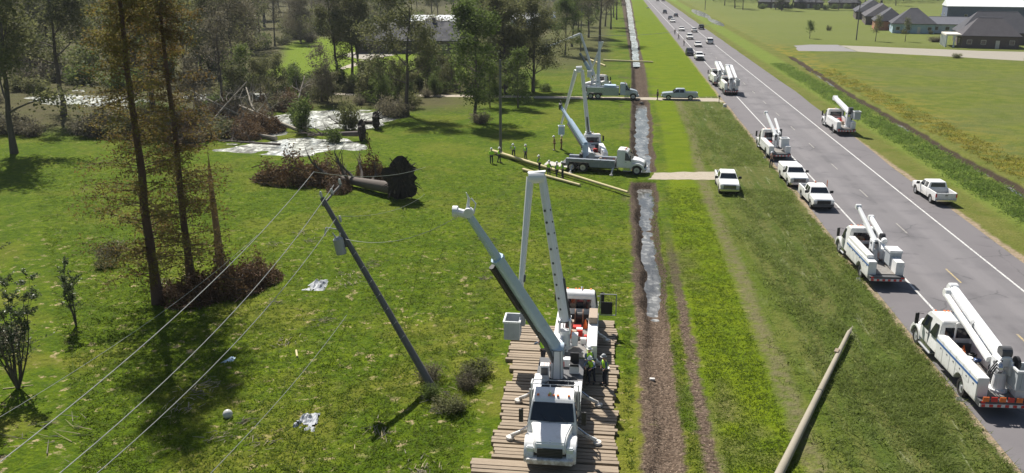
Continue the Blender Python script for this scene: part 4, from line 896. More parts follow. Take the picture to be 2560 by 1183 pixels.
# ------------------------------------------------------------ trees and plants
def leaf_cloud(C, size, rng, aspect=.6, droop=0.0):
    """one loose diamond shaped leaf cluster per centre"""
    n = len(C); a = rng.normal(size=(n, 3)); a[:, 2] *= .6; a[:, 2] -= droop; a /= np.linalg.norm(a, axis=1)[:, None] + 1e-9
    b = rng.normal(size=(n, 3)); b -= (b * a).sum(1)[:, None] * a; b /= np.linalg.norm(b, axis=1)[:, None] + 1e-9
    s = size * rng.uniform(.55, 1.35, n)[:, None]
    a = a * s; b = b * s * aspect
    V = np.stack([C - a, C + b * .9 - a * .2, C + a, C - b + a * .15], 1).reshape(-1, 3)
    return V
def limb(b, p, d, L, r, rng, depth, tips, mat, n=5, wig=.25, up=.15):
    k = 4 if depth > 0 else 3; pts = [p.copy()]; dd = d.copy(); rs = [r]
    for i in range(k):
        dd = (dd + np.array([rng.normal(0, wig), rng.normal(0, wig), rng.normal(up * .5, wig * .6)])); dd /= np.linalg.norm(dd)
        p = p + dd * L / k; pts.append(p.copy()); rs.append(max(.012, r * (1 - (i + 1) / k * .72)))
        if depth > 0 and i >= 1:
            for _ in range(rng.integers(1, 3)):
                q = dd + rng.normal(0, .62, 3); q[2] += up; q /= np.linalg.norm(q)
                limb(b, p.copy(), q, L * rng.uniform(.42, .65), rs[-1] * .62, rng, depth - 1, tips, mat, max(3, n - 1), wig, up)
        if depth <= 1: tips.append((p.copy(), L))
    b.tube([Vector(x) for x in pts], rs, n, mat, cap=False)
def broadleaf(seed, H, r0, base, spread, leaves, size, leaf='leaf', bark='bark', nl=11, lean=.04, clump=.55, depth=2):
    rng = np.random.default_rng(seed); b = MB(); tips = []
    lx, ly = rng.normal(0, lean, 2); pts = []; rs = []; n = 9
    for i in range(n + 1):
        t_ = i / n; pts.append(np.array([lx * H * t_ ** 1.3 + rng.normal(0, .03) * H * .15, ly * H * t_ ** 1.3 + rng.normal(0, .03) * H * .15, t_ * H - (.25 if i == 0 else 0)])); rs.append(r0 * (1.35 if i == 0 else (1 - t_ * .85)))
    pts[0][:2] = 0; b.tube([Vector(x) for x in pts], rs, 9, bark, cap=False)
    for i in range(nl):
        t_ = base + (1 - base) * (i + rng.uniform(0, .8)) / nl; f = t_ * n; j = min(n - 1, int(f)); p = pts[j] + (pts[j + 1] - pts[j]) * (f - j)
        a = i * 2.4 + rng.uniform(-.5, .5); up = .35 + .9 * t_ * rng.uniform(.6, 1.2)
        d = np.array([math.cos(a), math.sin(a), up]); d /= np.linalg.norm(d)
        limb(b, p, d, spread * (1.15 - .5 * t_) * rng.uniform(.7, 1.15), r0 * .42 * (1.1 - t_ * .7), rng, depth, tips, bark)
    tips.append((pts[-1], spread))
    T = np.array([x[0] for x in tips]); w = rng.uniform(0, 1, len(T)) ** 2; w[rng.uniform(size=len(T)) < .22] = 0; w /= w.sum()
    idx = rng.choice(len(T), leaves, p=w); C = T[idx] + rng.normal(0, clump, (leaves, 3)) * np.array([1, 1, .7])
    trunk = b.mesh('trunk', smooth=True); crown = quadmesh('crown', leaf_cloud(C, size, rng), 4, [M[leaf]])
    return trunk, crown
def cypress(seed, H, r0, leaves, R0=4.2):
    rng = np.random.default_rng(seed); b = MB(); n = 12; Cs = []
    px = [np.array([rng.normal(0, .05), rng.normal(0, .05), H * i / n - (.3 if i == 0 else 0)]) for i in range(n + 1)]
    b.tube([Vector(x) for x in px], [r0 * 1.5] + [r0 * (1 - .9 * i / n) + .02 for i in range(1, n + 1)], 10, 'redbark', cap=False)
    nb = 230
    for i in range(nb):
        t_ = .06 + .94 * (i + rng.uniform(0, 1)) / nb; z = t_ * H; a = rng.uniform(0, 2 * PI)
        L = R0 * (1.05 - t_ * .82) * rng.uniform(.35, 1.15) * (1 if t_ > .12 else .55 + t_ * 3.5); 
        f = t_ * n; j = min(n - 1, int(f)); p = px[j] + (px[j + 1] - px[j]) * (f - j); d = np.array([math.cos(a), math.sin(a), rng.uniform(.05, .4)])
        q = p + d * L * .5; e = p + d * L + np.array([0, 0, -.12 * L])
        b.tube([Vector(p), Vector(q), Vector(e)], [max(.02, r0 * .14 * (1.1 - t_)), .018, .006], 4, 'redbark', cap=False)
        m = int(leaves / nb * L / (R0 * .55) * (2.6 if t_ > .62 else 1)); s = rng.uniform(.12, 1, m) ** .8  # upper crown, out of view, thickened to darken its shadow on the grass
        c = p + (e - p) * s[:, None] + rng.normal(0, .20, (m, 3)) * (.4 + s[:, None]) ; c[:, 2] += .1 * L * np.sin(s * PI) - rng.uniform(0, .25, m)
        Cs.append(c)
    return b.mesh('trunk', smooth=True), quadmesh('crown', leaf_cloud(np.concatenate(Cs), .105, rng, .4, .35), 4, [M['leafcyp']])
def bushmesh(seed, w, h, leaves, size, leaf, bark='bark', stems=14, flat=1.0):
    rng = np.random.default_rng(seed); b = MB(); P = []
    for i in range(stems):
        a = rng.uniform(0, 2 * PI); rr_ = rng.uniform(.0, 1) ** .6; q = np.array([math.cos(a) * w * .5 * rr_, math.sin(a) * w * .5 * rr_ * flat, h * rng.uniform(.45, 1) * (1.15 - .5 * rr_)])
        m = q * np.array([.55, .55, .5]) + rng.normal(0, .06 * w, 3) * [1, 1, 0]; b.tube([Vector((m[0] * .5, m[1] * .5, -.1)), Vector(m), Vector(q)], [.04, .025, .006], 4, bark, cap=False)
        k = leaves // stems; s = rng.uniform(0, 1.05, k)[:, None] ** .8; P.append(m * [1, 1, .25] + (q - m * [1, 1, .25]) * s + rng.normal(0, 1, (k, 3)) * np.array([w * .09, w * .09 * flat, h * .09]))
    C = np.concatenate(P); C[:, 2] = np.abs(C[:, 2]) + .03
    return b.mesh('stems', smooth=True), quadmesh('foliage', leaf_cloud(C, size, rng), 4, [M[leaf]])
def heapmesh(seed, w, h, leaves, size, leaf, sticks=90, bark='rawwood'):
    """loose heap of fallen branches"""
    rng = np.random.default_rng(seed); b = MB(); a = rng.uniform(0, 2 * PI, leaves); r = rng.uniform(0, 1, leaves) ** .55; x, y = np.cos(a) * r * w / 2, np.sin(a) * r * w / 2
    top = h * (1 - r ** 2.2) * (.15 + 1.25 * vnoise(x + seed * 7, y, .7, seed)) + .10; C = np.stack([x, y, top * rng.uniform(.1, 1.15, leaves)], -1); C += rng.normal(0, .1, C.shape); C[:, 2] = np.abs(C[:, 2])
    for i in range(sticks):
        k = rng.integers(0, leaves); p = C[k] * [1, 1, .8]; d = rng.normal(0, 1, 3); d[2] = rng.uniform(-.15, .9); d /= np.linalg.norm(d); L = rng.uniform(.4, 1.3)
        b.tube([Vector(p - d * L * .5), Vector(p + d * L * .1 + rng.normal(0, .05, 3)), Vector(p + d * L * .6)], [.035, .022, .006], 4, bark if i % 3 else 'bark', cap=False)
    return b.mesh('stems', smooth=True), quadmesh('foliage', leaf_cloud(C, size, rng), 4, [M[leaf]])
def plant(name, meshes, x, y, rz, sc, label, cat='tree', group=None, parts=('trunk', 'crown'), z=None, tilt=None):
    h = float(height(x, y)) if z is None else z
    T = empty(name, (x, y, h), rz, label, cat, group); T.scale = (sc, sc, sc) if not hasattr(sc, '__len__') else sc
    if tilt: T.rotation_euler = (tilt[0], tilt[1], rz)
    for nme, me_ in zip(parts, meshes): put(nme, me_, T)
    return T
BP = ('stems', 'foliage')
# three cypresses in a row by the brush pile
c1 = cypress(3, 26.5, .32, 22000, 4.9); c2 = cypress(8, 25.5, .26, 19000, 4.7)
plant('cypress_tree', c1, -29.9, 51.9, 0, 1, 'tall thin rusty leaved cypress in the left foreground, front one of the two')
plant('cypress_tree', c2, -29.8, 56.6, 1.2, 1, 'tall thin rusty leaved cypress just behind and right of the front one')
def snag():
    T = empty('broken_tree', (-29.5, 60.7, 0), 0, 'snapped reddish tree trunk with a pointed splintered top beside the two cypresses', 'tree')
    b = MB(); b.tube([(0, 0, -.2), (.02, 0, 2), (-.05, 0, 4.6), (-.1, .0, 6.4)], [.36, .26, .22, .15], 10, 'rawwood'); tr = b.build('trunk', T, smooth=True)
    b = MB(); 
    for i, (a, h) in enumerate(((0, 2.2), (1.3, 1.0), (2.6, .3), (4, .6), (5.2, 1.4))): b.tube([(-.1 + .12 * math.cos(a), .12 * math.sin(a), 6.2), (-.12 + .05 * math.cos(a), .05 * math.sin(a), 6.4 + h)], [.10, .01], 5, 'rawwood')
    b.build('splinters', T, smooth=True)
snag()
# hand placed trees whose trunks can be told apart
tv = [broadleaf(21, 17, .34, .22, 5.4, 11000, .18, clump=.7), broadleaf(22, 19, .40, .30, 6.0, 12500, .185, 'leaf', clump=.75), broadleaf(23, 15, .28, .20, 5.0, 11500, .175, 'leafgreen', clump=.65),
      broadleaf(24, 18, .36, .30, 5.4, 7500, .17, 'leafdry', clump=.7), broadleaf(25, 13, .22, .12, 4.6, 9500, .165, 'leafdry', nl=14, clump=.7), broadleaf(26, 20, .38, .25, 6.4, 14000, .19, 'leaf', nl=15, clump=.75), broadleaf(27, 16, .30, .45, 4.4, 2500, .17, 'leafdry', nl=14)]
tv.append(broadleaf(28, 17, .38, .12, 5.6, 21000, .18, 'leaf', nl=18, clump=.7))
spec = [(-71.5, 96.5, 0, 1.15, .10, 'dark bare trunked tree at the left edge, rising from the shaded pasture corner'), (-81.8, 122.6, 1, 1.0, .06, 'dark trunked tree standing in front of the bright pond strip at the far left'),
        (-30.5, 128.6, 1, .85, 0, 'thick trunked tree with brush at its foot, right of the pond'), (-19.4, 124.4, 2, .95, 0, 'leafy tree with bushy foot standing alone in the pasture right of the pond'),
        (-18.6, 154, 7, .85, 0, 'broad dark green tree beside the farm lane, left of the trucks'), (-14.0, 157, 7, .78, 0, 'dense dark tree next to the farm lane, nearest to the raised booms'), (-22.5, 160, 7, .8, 0, 'dense dark tree behind the farm lane, left one of the roadside clump'),
        (-52.8, 166, 1, .8, 0, 'dark trunk before the sunny lawn, left one of the group of three'), (-50.8, 169, 3, .85, 0, 'dark trunk before the sunny lawn, middle one of the group of three'), (-48.8, 167, 0, .8, 0, 'dark trunk before the sunny lawn, right one of the group of three'),
        (-67.5, 152, 3, .9, .03, 'thin dark trunk left of the sunny lawn'), (-73, 158, 1, .9, .05, 'thick dark trunk at the left end of the sunny lawn'), (-60, 130, 6, .8, .12, 'nearly bare grey tree among the fallen wood behind the pond')]
for i, (x, y, k, s, lean, lb) in enumerate(spec): plant('tree', tv[k], x, y, i * 1.7, s, lb)
# woods behind: trees one can tell apart, all of a few kinds
rng = np.random.default_rng(5); pts = []
def ok_tree(x, y):
    if x > -9 and y < 260: return False
    if -64 < x < -52 and y < 214: return False
    if 172 < y < 255 and -84 < x < -40 - max(0, 205 - y) * .0: return False          # the lawn
    if 205 < y < 245 and x > -84 and x < -34: return False                          # house
    if 285 < y < 330 and -78 < x < -40: return False
    if x > ditch_l(y) - 4: return False
    if y < 165 and x > -58: return False
    if 104 < y < 147 and -104 < x < -68: return False
    if y > 150 and y < 215 and x > -22: return False
    return True
tries = 0
while len(pts) < 178 and tries < 20000:
    tries += 1; y = 104 + (520 - 104) * rng.uniform() ** 1.15; x = rng.uniform(-.74 * y - 18, ditch_l(y) - 3)
    if ok_tree(x, y) and all((x - a) ** 2 + (y - c) ** 2 > (2.6 + y * .016) ** 2 for a, c in pts): pts.append((x, y))
looks = ['olive leaved', 'tall spreading olive', 'bushy green', 'thinned grey brown', 'low branched brown', 'big broad olive', 'nearly bare grey']
where = [(-.60, 'left of the trunk at the left edge'), (-.50, 'behind the trunk at the left edge'), (-.40, 'between the left trunks and the cypresses'), (-.31, 'behind the two cypresses'), (-.22, 'right of the cypresses'), (-.13, 'above the fallen wood'), (-.05, 'behind the sunny lawn'), (.04, 'around the dark roofed house'), (.12, 'above the raised boom trucks'), (9, 'beside the far ditch')]
def where_is(x, y):
    a = math.atan2(x, y) + YAW
    return next(w for t_, w in where if a < t_) + (', front of the wood' if y < 190 else (', mid wood' if y < 310 else ', far back'))
for (x, y) in pts:
    k = rng.choice([0, 1, 2, 3, 3, 4, 5, 6, 6, 0]); lb, gp = looks[k] + ' tree ' + where_is(x, y), 'trees of the storm torn wood on the left'
    plant('tree', tv[k], x, y, rng.uniform(0, 6.28), rng.uniform(.75, 1.15), lb, group=gp, z=0)
# trees far behind the houses on the right
for i in range(44):
    x = rng.uniform(60, 420); y = rng.uniform(470, 560) + (x - 60) * -.15
    plant('tree', tv[int(rng.integers(0, 7))], x, y, rng.uniform(0, 6.28), rng.uniform(.6, .95), 'dark tree in the far wood behind the houses on the right', group='trees behind the right hand houses', z=0)
# far off wood that closes the view
C = []; rg = np.random.default_rng(77)
for (x0, x1, y0, y1, h, n) in ((-620, 4, 520, 760, 17, 42000), (60, 700, 570, 760, 15, 30000)):
    P = np.stack([rg.uniform(x0, x1, n), rg.uniform(y0, y1, n) , np.zeros(n)], -1); top = h * (.55 + .45 * vnoise(P[:, 0], P[:, 1], 9, 4)); P[:, 2] = top * rg.uniform(.05, 1, n) ** .7; C.append(P)
tag(put('far_wood', quadmesh('far_wood', leaf_cloud(np.concatenate(C), 1.5, rg, .7), 4, [M['leaf']])), 'dark far off wood closing the view at the top of the picture', 'woodland', kind='stuff')

LOGS = []
# brush and bushes
bv = dict(green=bushmesh(1, 3, 2.6, 2000, .11, 'leafgreen'), olive=bushmesh(2, 3.2, 2.6, 2000, .11, 'leaf', stems=20), dry=bushmesh(3, 3.2, 2.2, 2000, .085, 'leafdry', stems=60), dead=heapmesh(4, 4.4, 1.9, 5200, .085, 'leafdead', 170), tall=bushmesh(5, 2.6, 4.4, 2400, .12, 'leafgreen', stems=16))
for (k, x, y, s, rz, lb) in [
    ('dead', -26.4, 54.6, (1.2, 1.1, 1.35), .3, 'reddish brown pile of dead branches at the foot of the middle cypress'), ('dead', -24.9, 56.8, (.8, .8, 1.0), 1.7, 'reddish brown dead branches at the right end of the brush pile'),
    ('dead', -28.3, 52.9, (.9, 1.1, .9), 4.1, 'dark dead brush heaped between the cypress trunks'), 
    ('dry', -7.2, 41.8, (.42, .5, .5), .4, 'reddish scrubby bush right of the foot of the leaning pole'), ('green', -8.9, 40.6, (.35, .35, .3), 1.4, 'small weedy bush just before the foot of the leaning pole'), ('olive', -7.7, 39.3, (.55, .5, .35), 2.4, 'low straggly bush in the shade below the leaning pole'), ('olive', -6.8, 43.4, (.5, .6, .4), 5, 'low green weeds behind the reddish bush by the timber mats'), ('dry', -9.4, 42.6, (.5, .5, .45), 3, 'thin dry weeds left of the foot of the leaning pole'),
    ('dry', -38.0, 60.0, (.75, .6, .75), 1, 'small grey bush in the pasture left of the front cypress'), ('dry', -35.6, 44.2, (1.0, 1.0, .5), 2, 'thin brown twiggy bush low in the left foreground'), ('olive', -37.2, 58.2, (.5, .5, .4), 0, 'small olive bush below the grey one left of the cypresses'),
    ('dry', -18.6, 123.6, (1.1, 1.0, .9), 0, 'bushy growth round the foot of the lone leafy tree'), ('dry', -31.6, 127.6, (1.4, 1.3, 1.5), 1, 'tall brown brush left of the thick trunked tree by the pond'), ('dry', -33.8, 129.4, (1.3, 1.2, 1.5), 2, 'brown brush at the right shore of the pond'),
    ('dead', -32.8, 86.0, (1.9, 1.1, 1.7), 0, 'brown dead crown of the fallen tree, left half'), ('dead', -29.2, 87.0, (1.5, 1.0, 1.4), 2, 'brown dead crown of the fallen tree, middle'), ('dead', -24.6, 86.6, (.9, .8, 1.7), 4, 'brown upright branches of the fallen tree near the root plate'), ('dead', -27.0, 83.4, (1.1, .6, .8), 5, 'low brown branches under the fallen trunk'),
    ('tall', -41.5, 113.5, (1.3, 1.3, 1.25), 0, 'leafy green sapling standing in the pond'), ('olive', -36.0, 116.2, (1.0, 1.0, 1.9), 2, 'small tree with flat crown at the right shore of the pond'), ('tall', -43.8, 118.5, (1.6, 1.2, .9), 4, 'green bush behind the sapling in the pond'),
    ('green', -35.5, 107.8, (.8, .7, .9), 3, 'green bush beside the upturned stumps at the pond')]:
    plant('bush', bv[k], x, y, rz, s, lb, 'bush', parts=BP)
hedge = [('green', 'sunlit green bush in the thicket between lawn and pasture'), ('olive', 'olive bush in the thicket between lawn and pasture'), ('dry', 'grey twiggy bush in the thicket between lawn and pasture'), ('tall', 'slender green bush in the thicket between lawn and pasture')]
k = 0
while k < 54:
    x = rng.uniform(-62, -12); y = rng.uniform(136, 165) if x > -44 else rng.uniform(140, 168)
    if 146 < y < 154 and x > -30: y += 8
    if -12 > x > -30 and rng.uniform() < .6: continue
    q, lb = hedge[int(rng.integers(0, 4))]; sz = rng.uniform(.7, 1.4) * (1 if x < -24 else .8)
    plant('bush', bv[q], x, y, rng.uniform(0, 6.3), (sz, sz, sz * rng.uniform(.7, 1.1)), lb + (', left part' if x < -50 else (', middle part' if x < -33 else ', right part by the lane')), 'bush', group=lb.split(' in the')[0].replace('bush', 'bushes') + ' of the thicket', parts=BP); k += 1
for i in range(80):
    x = rng.uniform(-112, -54); y = rng.uniform(106, 150) - (x + 54) * .03
    if -58 < x < -26 and 98 < y < 138: continue
    if 113 < y < 147 and -100 < x < -68: continue
    if 138 < y and x > -76: continue
    q = ['dry', 'olive', 'green', 'dry', 'dry'][int(rng.integers(0, 5))]; lb = {'dry': 'grey brown brush in the storm torn undergrowth at the left', 'olive': 'olive bush in the storm torn undergrowth at the left', 'green': 'green bush in the storm torn undergrowth at the left'}[q]; sz = rng.uniform(1., 2.1)
    plant('bush', bv[q], x, y, rng.uniform(0, 6.3), (sz, sz, sz * .8), lb, 'bush', group=q.replace('dry', 'brown') + ' undergrowth at the left', parts=BP)
for i in range(18):
    x = rng.uniform(-60, -51); y = rng.uniform(104, 142); sz = rng.uniform(.9, 1.8)
    q = ['dry', 'dry', 'olive'][i % 3]
    plant('bush', bv[q], x, y, rng.uniform(0, 6.3), (sz, sz, sz * .7), 'tangled %s brush on the ' + ('near' if y < 116 else ('middle' if y < 128 else 'far')) + ' left shore of the pond' if False else 'tangled %s brush on the left shore of the pond' % ('grey' if q == 'dry' else 'olive'), 'bush', group='%s brush on the pond shore' % ('grey' if q == 'dry' else 'olive'), parts=BP)
for i in range(120):
    y = 158 + 200 * rng.uniform() ** 1.3; x = rng.uniform(-.72 * y - 6, -26)
    if (165 < y < 262 and -86 < x < -36) or -64 < x < -52 and y < 214 or (y < 180 and x > -60): continue
    q = ['dry', 'olive', 'green', 'dry', 'tall'][i % 5]; sz = rng.uniform(1.3, 2.6)
    plant('bush', bv[q], x, y, rng.uniform(0, 6.3), (sz, sz, sz * .8), {'dry': 'grey brown', 'olive': 'olive', 'green': 'green', 'tall': 'upright green'}[q] + ' underbrush ' + where_is(x, y), 'bush', group='underbrush in the storm torn wood', parts=BP, z=0)
ys_ = [broadleaf(51, 7.5, .12, .12, 2.6, 4200, .14, 'leafgreen', nl=12, clump=.45, depth=1), broadleaf(52, 6.5, .11, .1, 2.6, 3800, .14, 'leaf', nl=12, clump=.45, depth=1), broadleaf(53, 8.5, .12, .2, 2.4, 3000, .13, 'leafdry', nl=13, clump=.5, depth=1)]
for i in range(40):
    x = rng.uniform(-66, -14); y = rng.uniform(137, 147) if rng.uniform() < .5 else rng.uniform(155, 168)
    if x > -27 and rng.uniform() < .6: continue
    if y > 150 and x < -40: continue
    k = i % 3; sc = rng.uniform(.6, 1.05)
    plant('tree', ys_[k], x, y, rng.uniform(0, 6.3), sc, ['bright green young tree', 'olive young tree', 'grey brown young tree'][k] + (' in the thicket before the lane' if y < 150 else ' in the thicket behind the lane') + (', left part' if x < -50 else (', middle part' if x < -33 else ', right part')), group='young trees of the thicket', z=0)
for i in range(18):
    x = rng.uniform(-104, -56); y = rng.uniform(108, 150)
    if 112 < y < 147 and -102 < x < -68: continue
    k = [2, 1, 2][i % 3]; plant('tree', ys_[k], x, y, rng.uniform(0, 6.3), rng.uniform(.5, 1.0), ['', 'olive young tree', 'grey brown young tree'][k] + ' in the torn undergrowth, ' + ('far left' if x < -84 else 'left of the pond'), group='young trees in the undergrowth', z=0)
for i in range(30):
    x = rng.uniform(-125, -50); y = rng.uniform(262, 335); q = ['dry', 'olive', 'green'][i % 3]; sz = rng.uniform(2.2, 3.4)
    plant('bush', bv[q], x, y, rng.uniform(0, 6.3), (sz, sz, sz * .9), {'dry': 'grey brown', 'olive': 'olive', 'green': 'green'}[q] + ' underbrush ' + where_is(x, y), 'bush', group='underbrush in the storm torn wood', parts=BP, z=0)
for (x, y, rz_, L_, r_0, lb, el_) in ((-50, 110, 1.9, 10, .2, 'grey trunk with bare twigs pointing left from the pond', .12), (-52, 121, 1.3, 11, .18, 'slanting bare trunk in the brushwood left of the pond', .35), (-47.5, 128, .2, 9, .17, 'bare trunk leaning at the back of the pond', .5), (-55, 113, -.4, 8, .16, 'thin bare trunk sticking up from the brushwood left of the pond', .7)): LOGS.append((x, y, rz_, L_, r_0, lb, el_))
for i in range(14):
    x = rng.uniform(-62, -47); y = rng.uniform(106, 138); plant('bush', bv['dead'], x, y, rng.uniform(0, 6.3), (1.3, 1.2, 1.3), 'dark brown heap of fallen branches left of the pond', 'brushwood', group='brushwood heaps left of the pond', parts=BP, z=0)
# fallen tree with its root plate torn up
def fallen(name, x, y, rz, L, r, label, plate=1.8, seed=1, mat='bark', z=.5, black=True):
    r_ = np.random.default_rng(seed); T = empty(name, (x, y, 0), rz, label, 'tree')
    b = MB(); b.tube([(0, .2, z + .35), (0, L * .35, z + .3), (.3, L * .7, z + .2), (.2, L, z + .1)], [r * 1.25, r, r * .7, r * .3], 10, mat)
    tips = []
    for i in range(7): limb(b, np.array([.1, L * (.4 + .085 * i), z + .2]), np.array([r_.uniform(-1, 1), .7, r_.uniform(-.1, .8)]), L * .3, r * .35, r_, 1, tips, mat)
    b.build('trunk', T, smooth=True)
    n = 26; vs = [(0, -.25, plate + .1)]; fs = []; rr = [plate * (.97 + .09 * math.sin(2 * a + seed) + .06 * math.sin(5 * a) + r_.uniform(-.15, .15)) for a in np.linspace(0, 2 * PI, n + 1)[:-1]]
    for q, dy in ((.55, -.42), (1, -.05), (.85, .30)):
        for i in range(n): a = 2 * PI * i / n; vs.append((rr[i] * q * math.cos(a) * .78, dy + r_.uniform(-.12, .12), max(-.15, plate * .92 + rr[i] * q * math.sin(a))))
    vs.append((0, .5, plate))
    for i in range(n):
        j = (i + 1) % n; fs.append((0, 1 + j, 1 + i))
        for k in range(2): fs.append((1 + k * n + i, 1 + k * n + j, 1 + (k + 1) * n + j, 1 + (k + 1) * n + i))
        fs.append((1 + 2 * n + i, 1 + 2 * n + j, 1 + 3 * n))
    b = MB(); b.add(vs, fs, 'rootsoil')
    for i in range(38): a = r_.uniform(0, 2 * PI); q = r_.uniform(.5, .95); p0 = Vector((rr[0] * q * math.cos(a) * .8, -.2, plate * .92 + rr[0] * q * math.sin(a))); b.tube([p0, p0 + Vector((math.cos(a) * .5, -.4, math.sin(a) * .45)), p0 + Vector((math.cos(a) * .8, -.45, math.sin(a) * .5 - .3))], [.06, .035, .01], 4, 'rootsoil')
    pl = b.build('root_plate', T); pl.rotation_euler = (0, 0, -.75 if plate > 2 else 0)
M['rootsoil'] = plain('dark_root_soil', (.028, .022, .018), .95, var=.5, scale=4, dirt=(.09, .055, .035), dirt_amt=.5)
fallen('fallen_tree', -20.0, 80.6, 1.05, 11, .55, 'big uprooted tree lying in the pasture, its black root plate standing on edge', 2.15, 4)
fallen('fallen_tree', -32.0, 109.2, 1.7, 7, .3, 'uprooted stump with dark root ball at the near right shore of the pond', 1.35, 6)
fallen('fallen_tree', -32.3, 117.5, 1.6, 6, .25, 'second dark root ball farther back on the right shore of the pond', 1.25, 8)
def log(x, y, rz, L, r, label, el=.04, mat='bark', z=.25):
    T = empty('fallen_tree', (x, y, z), rz, label, 'tree'); b = MB(); r_ = np.random.default_rng(int(abs(x * 10))); tips = []
    b.tube([(0, 0, 0), (0, L * .5, L * .5 * el), (.3, L, L * el)], [r, r * .8, r * .45], 8, mat)
    for i in range(6): limb(b, np.array([0, L * (.45 + .09 * i), L * el * .6]), np.array([r_.uniform(-1, 1), .6, r_.uniform(0, .9)]), L * .28, r * .4, r_, 1, tips, mat)
    b.build('trunk', T, smooth=True)
log(-43, 107.8, 1.15, 15, .30, 'long grey trunk fallen across the pond, lower one', .03, 'greypole'); log(-41, 112.5, .95, 16, .26, 'pale grey trunk sloping across the pond, upper one', .12, 'greypole'); log(-49.5, 118.5, .55, 12, .2, 'bare trunk propped in the brush behind the pond', .3, 'greypole')
log(-63, 114, -1.2, 10, .22, 'dark trunk lying in the undergrowth left of the pond', .1); log(-79.5, 128.5, -.5, 7, .22, 'dark crooked trunk on the ground at the foot of the left tree', .25); log(-41, 104.0, 1.5, 9, .16, 'thin dark log lying along the near edge of the pond', .02)

for (x, y, rz_, L_, r_0, lb, el_) in LOGS: log(x, y, rz_, L_, r_0, lb, el_, 'greypole')
# leafy sapling and bare branches in the left corner
def sapling(x, y, H, seed, label, leaves=900, lean=(0, 0), nst=6, size=.085, spread=.34):
    rng = np.random.default_rng(seed); T = empty('sapling', (x, y, 0), 0, label, 'young tree'); b = MB(); Cs = []
    for i in range(nst):
        a = rng.uniform(0, 2 * PI); p = np.array([0, 0, -.1]); d = np.array([math.cos(a) * .3 + lean[0], math.sin(a) * .3 + lean[1], 1.]); d /= np.linalg.norm(d); L = H * rng.uniform(.65, 1.0); tips = []
        pts_ = [p]; 
        for j in range(7): d = d + rng.normal(0, .10, 3); d[2] += .06; d /= np.linalg.norm(d); pts_.append(pts_[-1] + d * L / 7)
        b.tube([Vector(q) for q in pts_], [.06, .05, .042, .034, .026, .018, .012, .006], 5, 'bark', cap=False)
        for j in range(2, 8):
            for q in range(3):
                e = pts_[j] + np.array([rng.normal(0, spread), rng.normal(0, spread), rng.uniform(.1, .8)]) * (1.2 - j * .08); b.tube([Vector(pts_[j]), Vector((pts_[j] + e) / 2 + np.array([0, 0, -.05])), Vector(e)], [.016, .010, .005], 3, 'bark', cap=False)
                m = int(leaves / (nst * 18) * (1.6 if j > 3 else .5)) + 1; s = rng.uniform(.2, 1.05, m)[:, None]; Cs.append(pts_[j] + (e - pts_[j]) * s + rng.normal(0, .06, (m, 3)))
    b.build('trunk', T, smooth=True); put('crown', quadmesh('crown', leaf_cloud(np.concatenate(Cs), size, rng, .5), 4, [M['leafsap']]), T)
sapling(-31.0, 39.0, 8.0, 3, 'tall leafy sapling with glossy leaves and several thin stems at the left edge', 5200, (-.02, .05), 12, .075, .45)
sapling(-30.2, 35.2, 4.6, 5, 'mostly bare crooked sapling in the lower left corner', 500, (-.2, 0), 10, .06, .55)
sapling(-33.0, 47.5, 4.6, 9, 'small leafy sapling between the tall sapling and the front cypress', 900, (.14, 0), 3, .09, .3)

M['rightweed'] = leafmat('fresh_weeds', [(.1, (.10, .165, .03)), (.5, (.15, .22, .045)), (1, (.25, .30, .10))], .65)
M['fieldweed'] = leafmat('yellow_weeds', [(.1, (.13, .15, .02)), (.5, (.20, .20, .03)), (1, (.34, .27, .05))], .65)
# grass tufts and weeds near the camera
def blades(n, region, hgt, wid, mat, name, label, seed, per=5, lean=1.3, dens=None, spread=.09):
    rng = np.random.default_rng(seed); x0, x1, y0, y1 = region
    y = y0 * (y1 / y0) ** rng.uniform(0, 1, n * 2); x = rng.uniform(x0, x1, n * 2) if x0 > -25 else rng.uniform(0, 1, n * 2) * (x1 + .72 * y) - .72 * y
    keep = dens(x, y, rng) if dens else np.ones(len(x), bool); x, y = x[keep][:n], y[keep][:n]; n = len(x); z = height(x, y)
    C = np.repeat(np.stack([x, y, z], -1), per, 0); C[:, :2] += rng.normal(0, spread, (len(C), 2)); a = rng.uniform(0, 2 * PI, len(C)); w = wid * rng.uniform(.6, 1.4, len(C)); h = np.repeat(hgt * rng.uniform(.5, 1.3, n), per) * rng.uniform(.6, 1.2, len(C))
    d = np.stack([np.cos(a), np.sin(a), 0 * a], -1); tipv = C + np.stack([rng.normal(0, lean, len(C)) * h, rng.normal(0, lean, len(C)) * h, h], -1)
    V = np.stack([C - d * w[:, None], C + d * w[:, None], tipv], 1).reshape(-1, 3)
    tag(put(name, quadmesh(name, V, 3, [M[mat]])), label, 'grass', kind='stuff')
def d_past(x, y, rng): return (x < 1.6) & ~((x > -6.3) & (x < 1.2) & (y < 53.5)) & (rng.uniform(size=len(x)) < .3 + .9 * vnoise(x, y, 1.1, 8)) & ~((x < -26) & (y > 95))
blades(26000, (-60, 1.8, 31, 95), .10, .030, 'grassblade', 'pasture_grass', 'short uneven green grass of the pasture on the left', 1, dens=d_past)
def d_strip(x, y, rng): return (((x > 5.7) & (x < 9.0)) | ((x > 4.0) & (x < 4.7))) & (rng.uniform(size=len(x)) < .3 + .9 * vnoise(x, y, .8, 3))
blades(7000, (3.9, 9.3, 31, 88), .08, .025, 'grassblade', 'mown_grass', 'bright mown grass between ditch and verge', 2, dens=d_strip)
def d_verge(x, y, rng): return (rng.uniform(size=len(x)) < (x - 9.6) / 4.5) & (rng.uniform(size=len(x)) < 2.2 * vnoise(x * 1.6, y * .35, 1.3, 21) ** 2) & ((y < 88) | (y > 99))
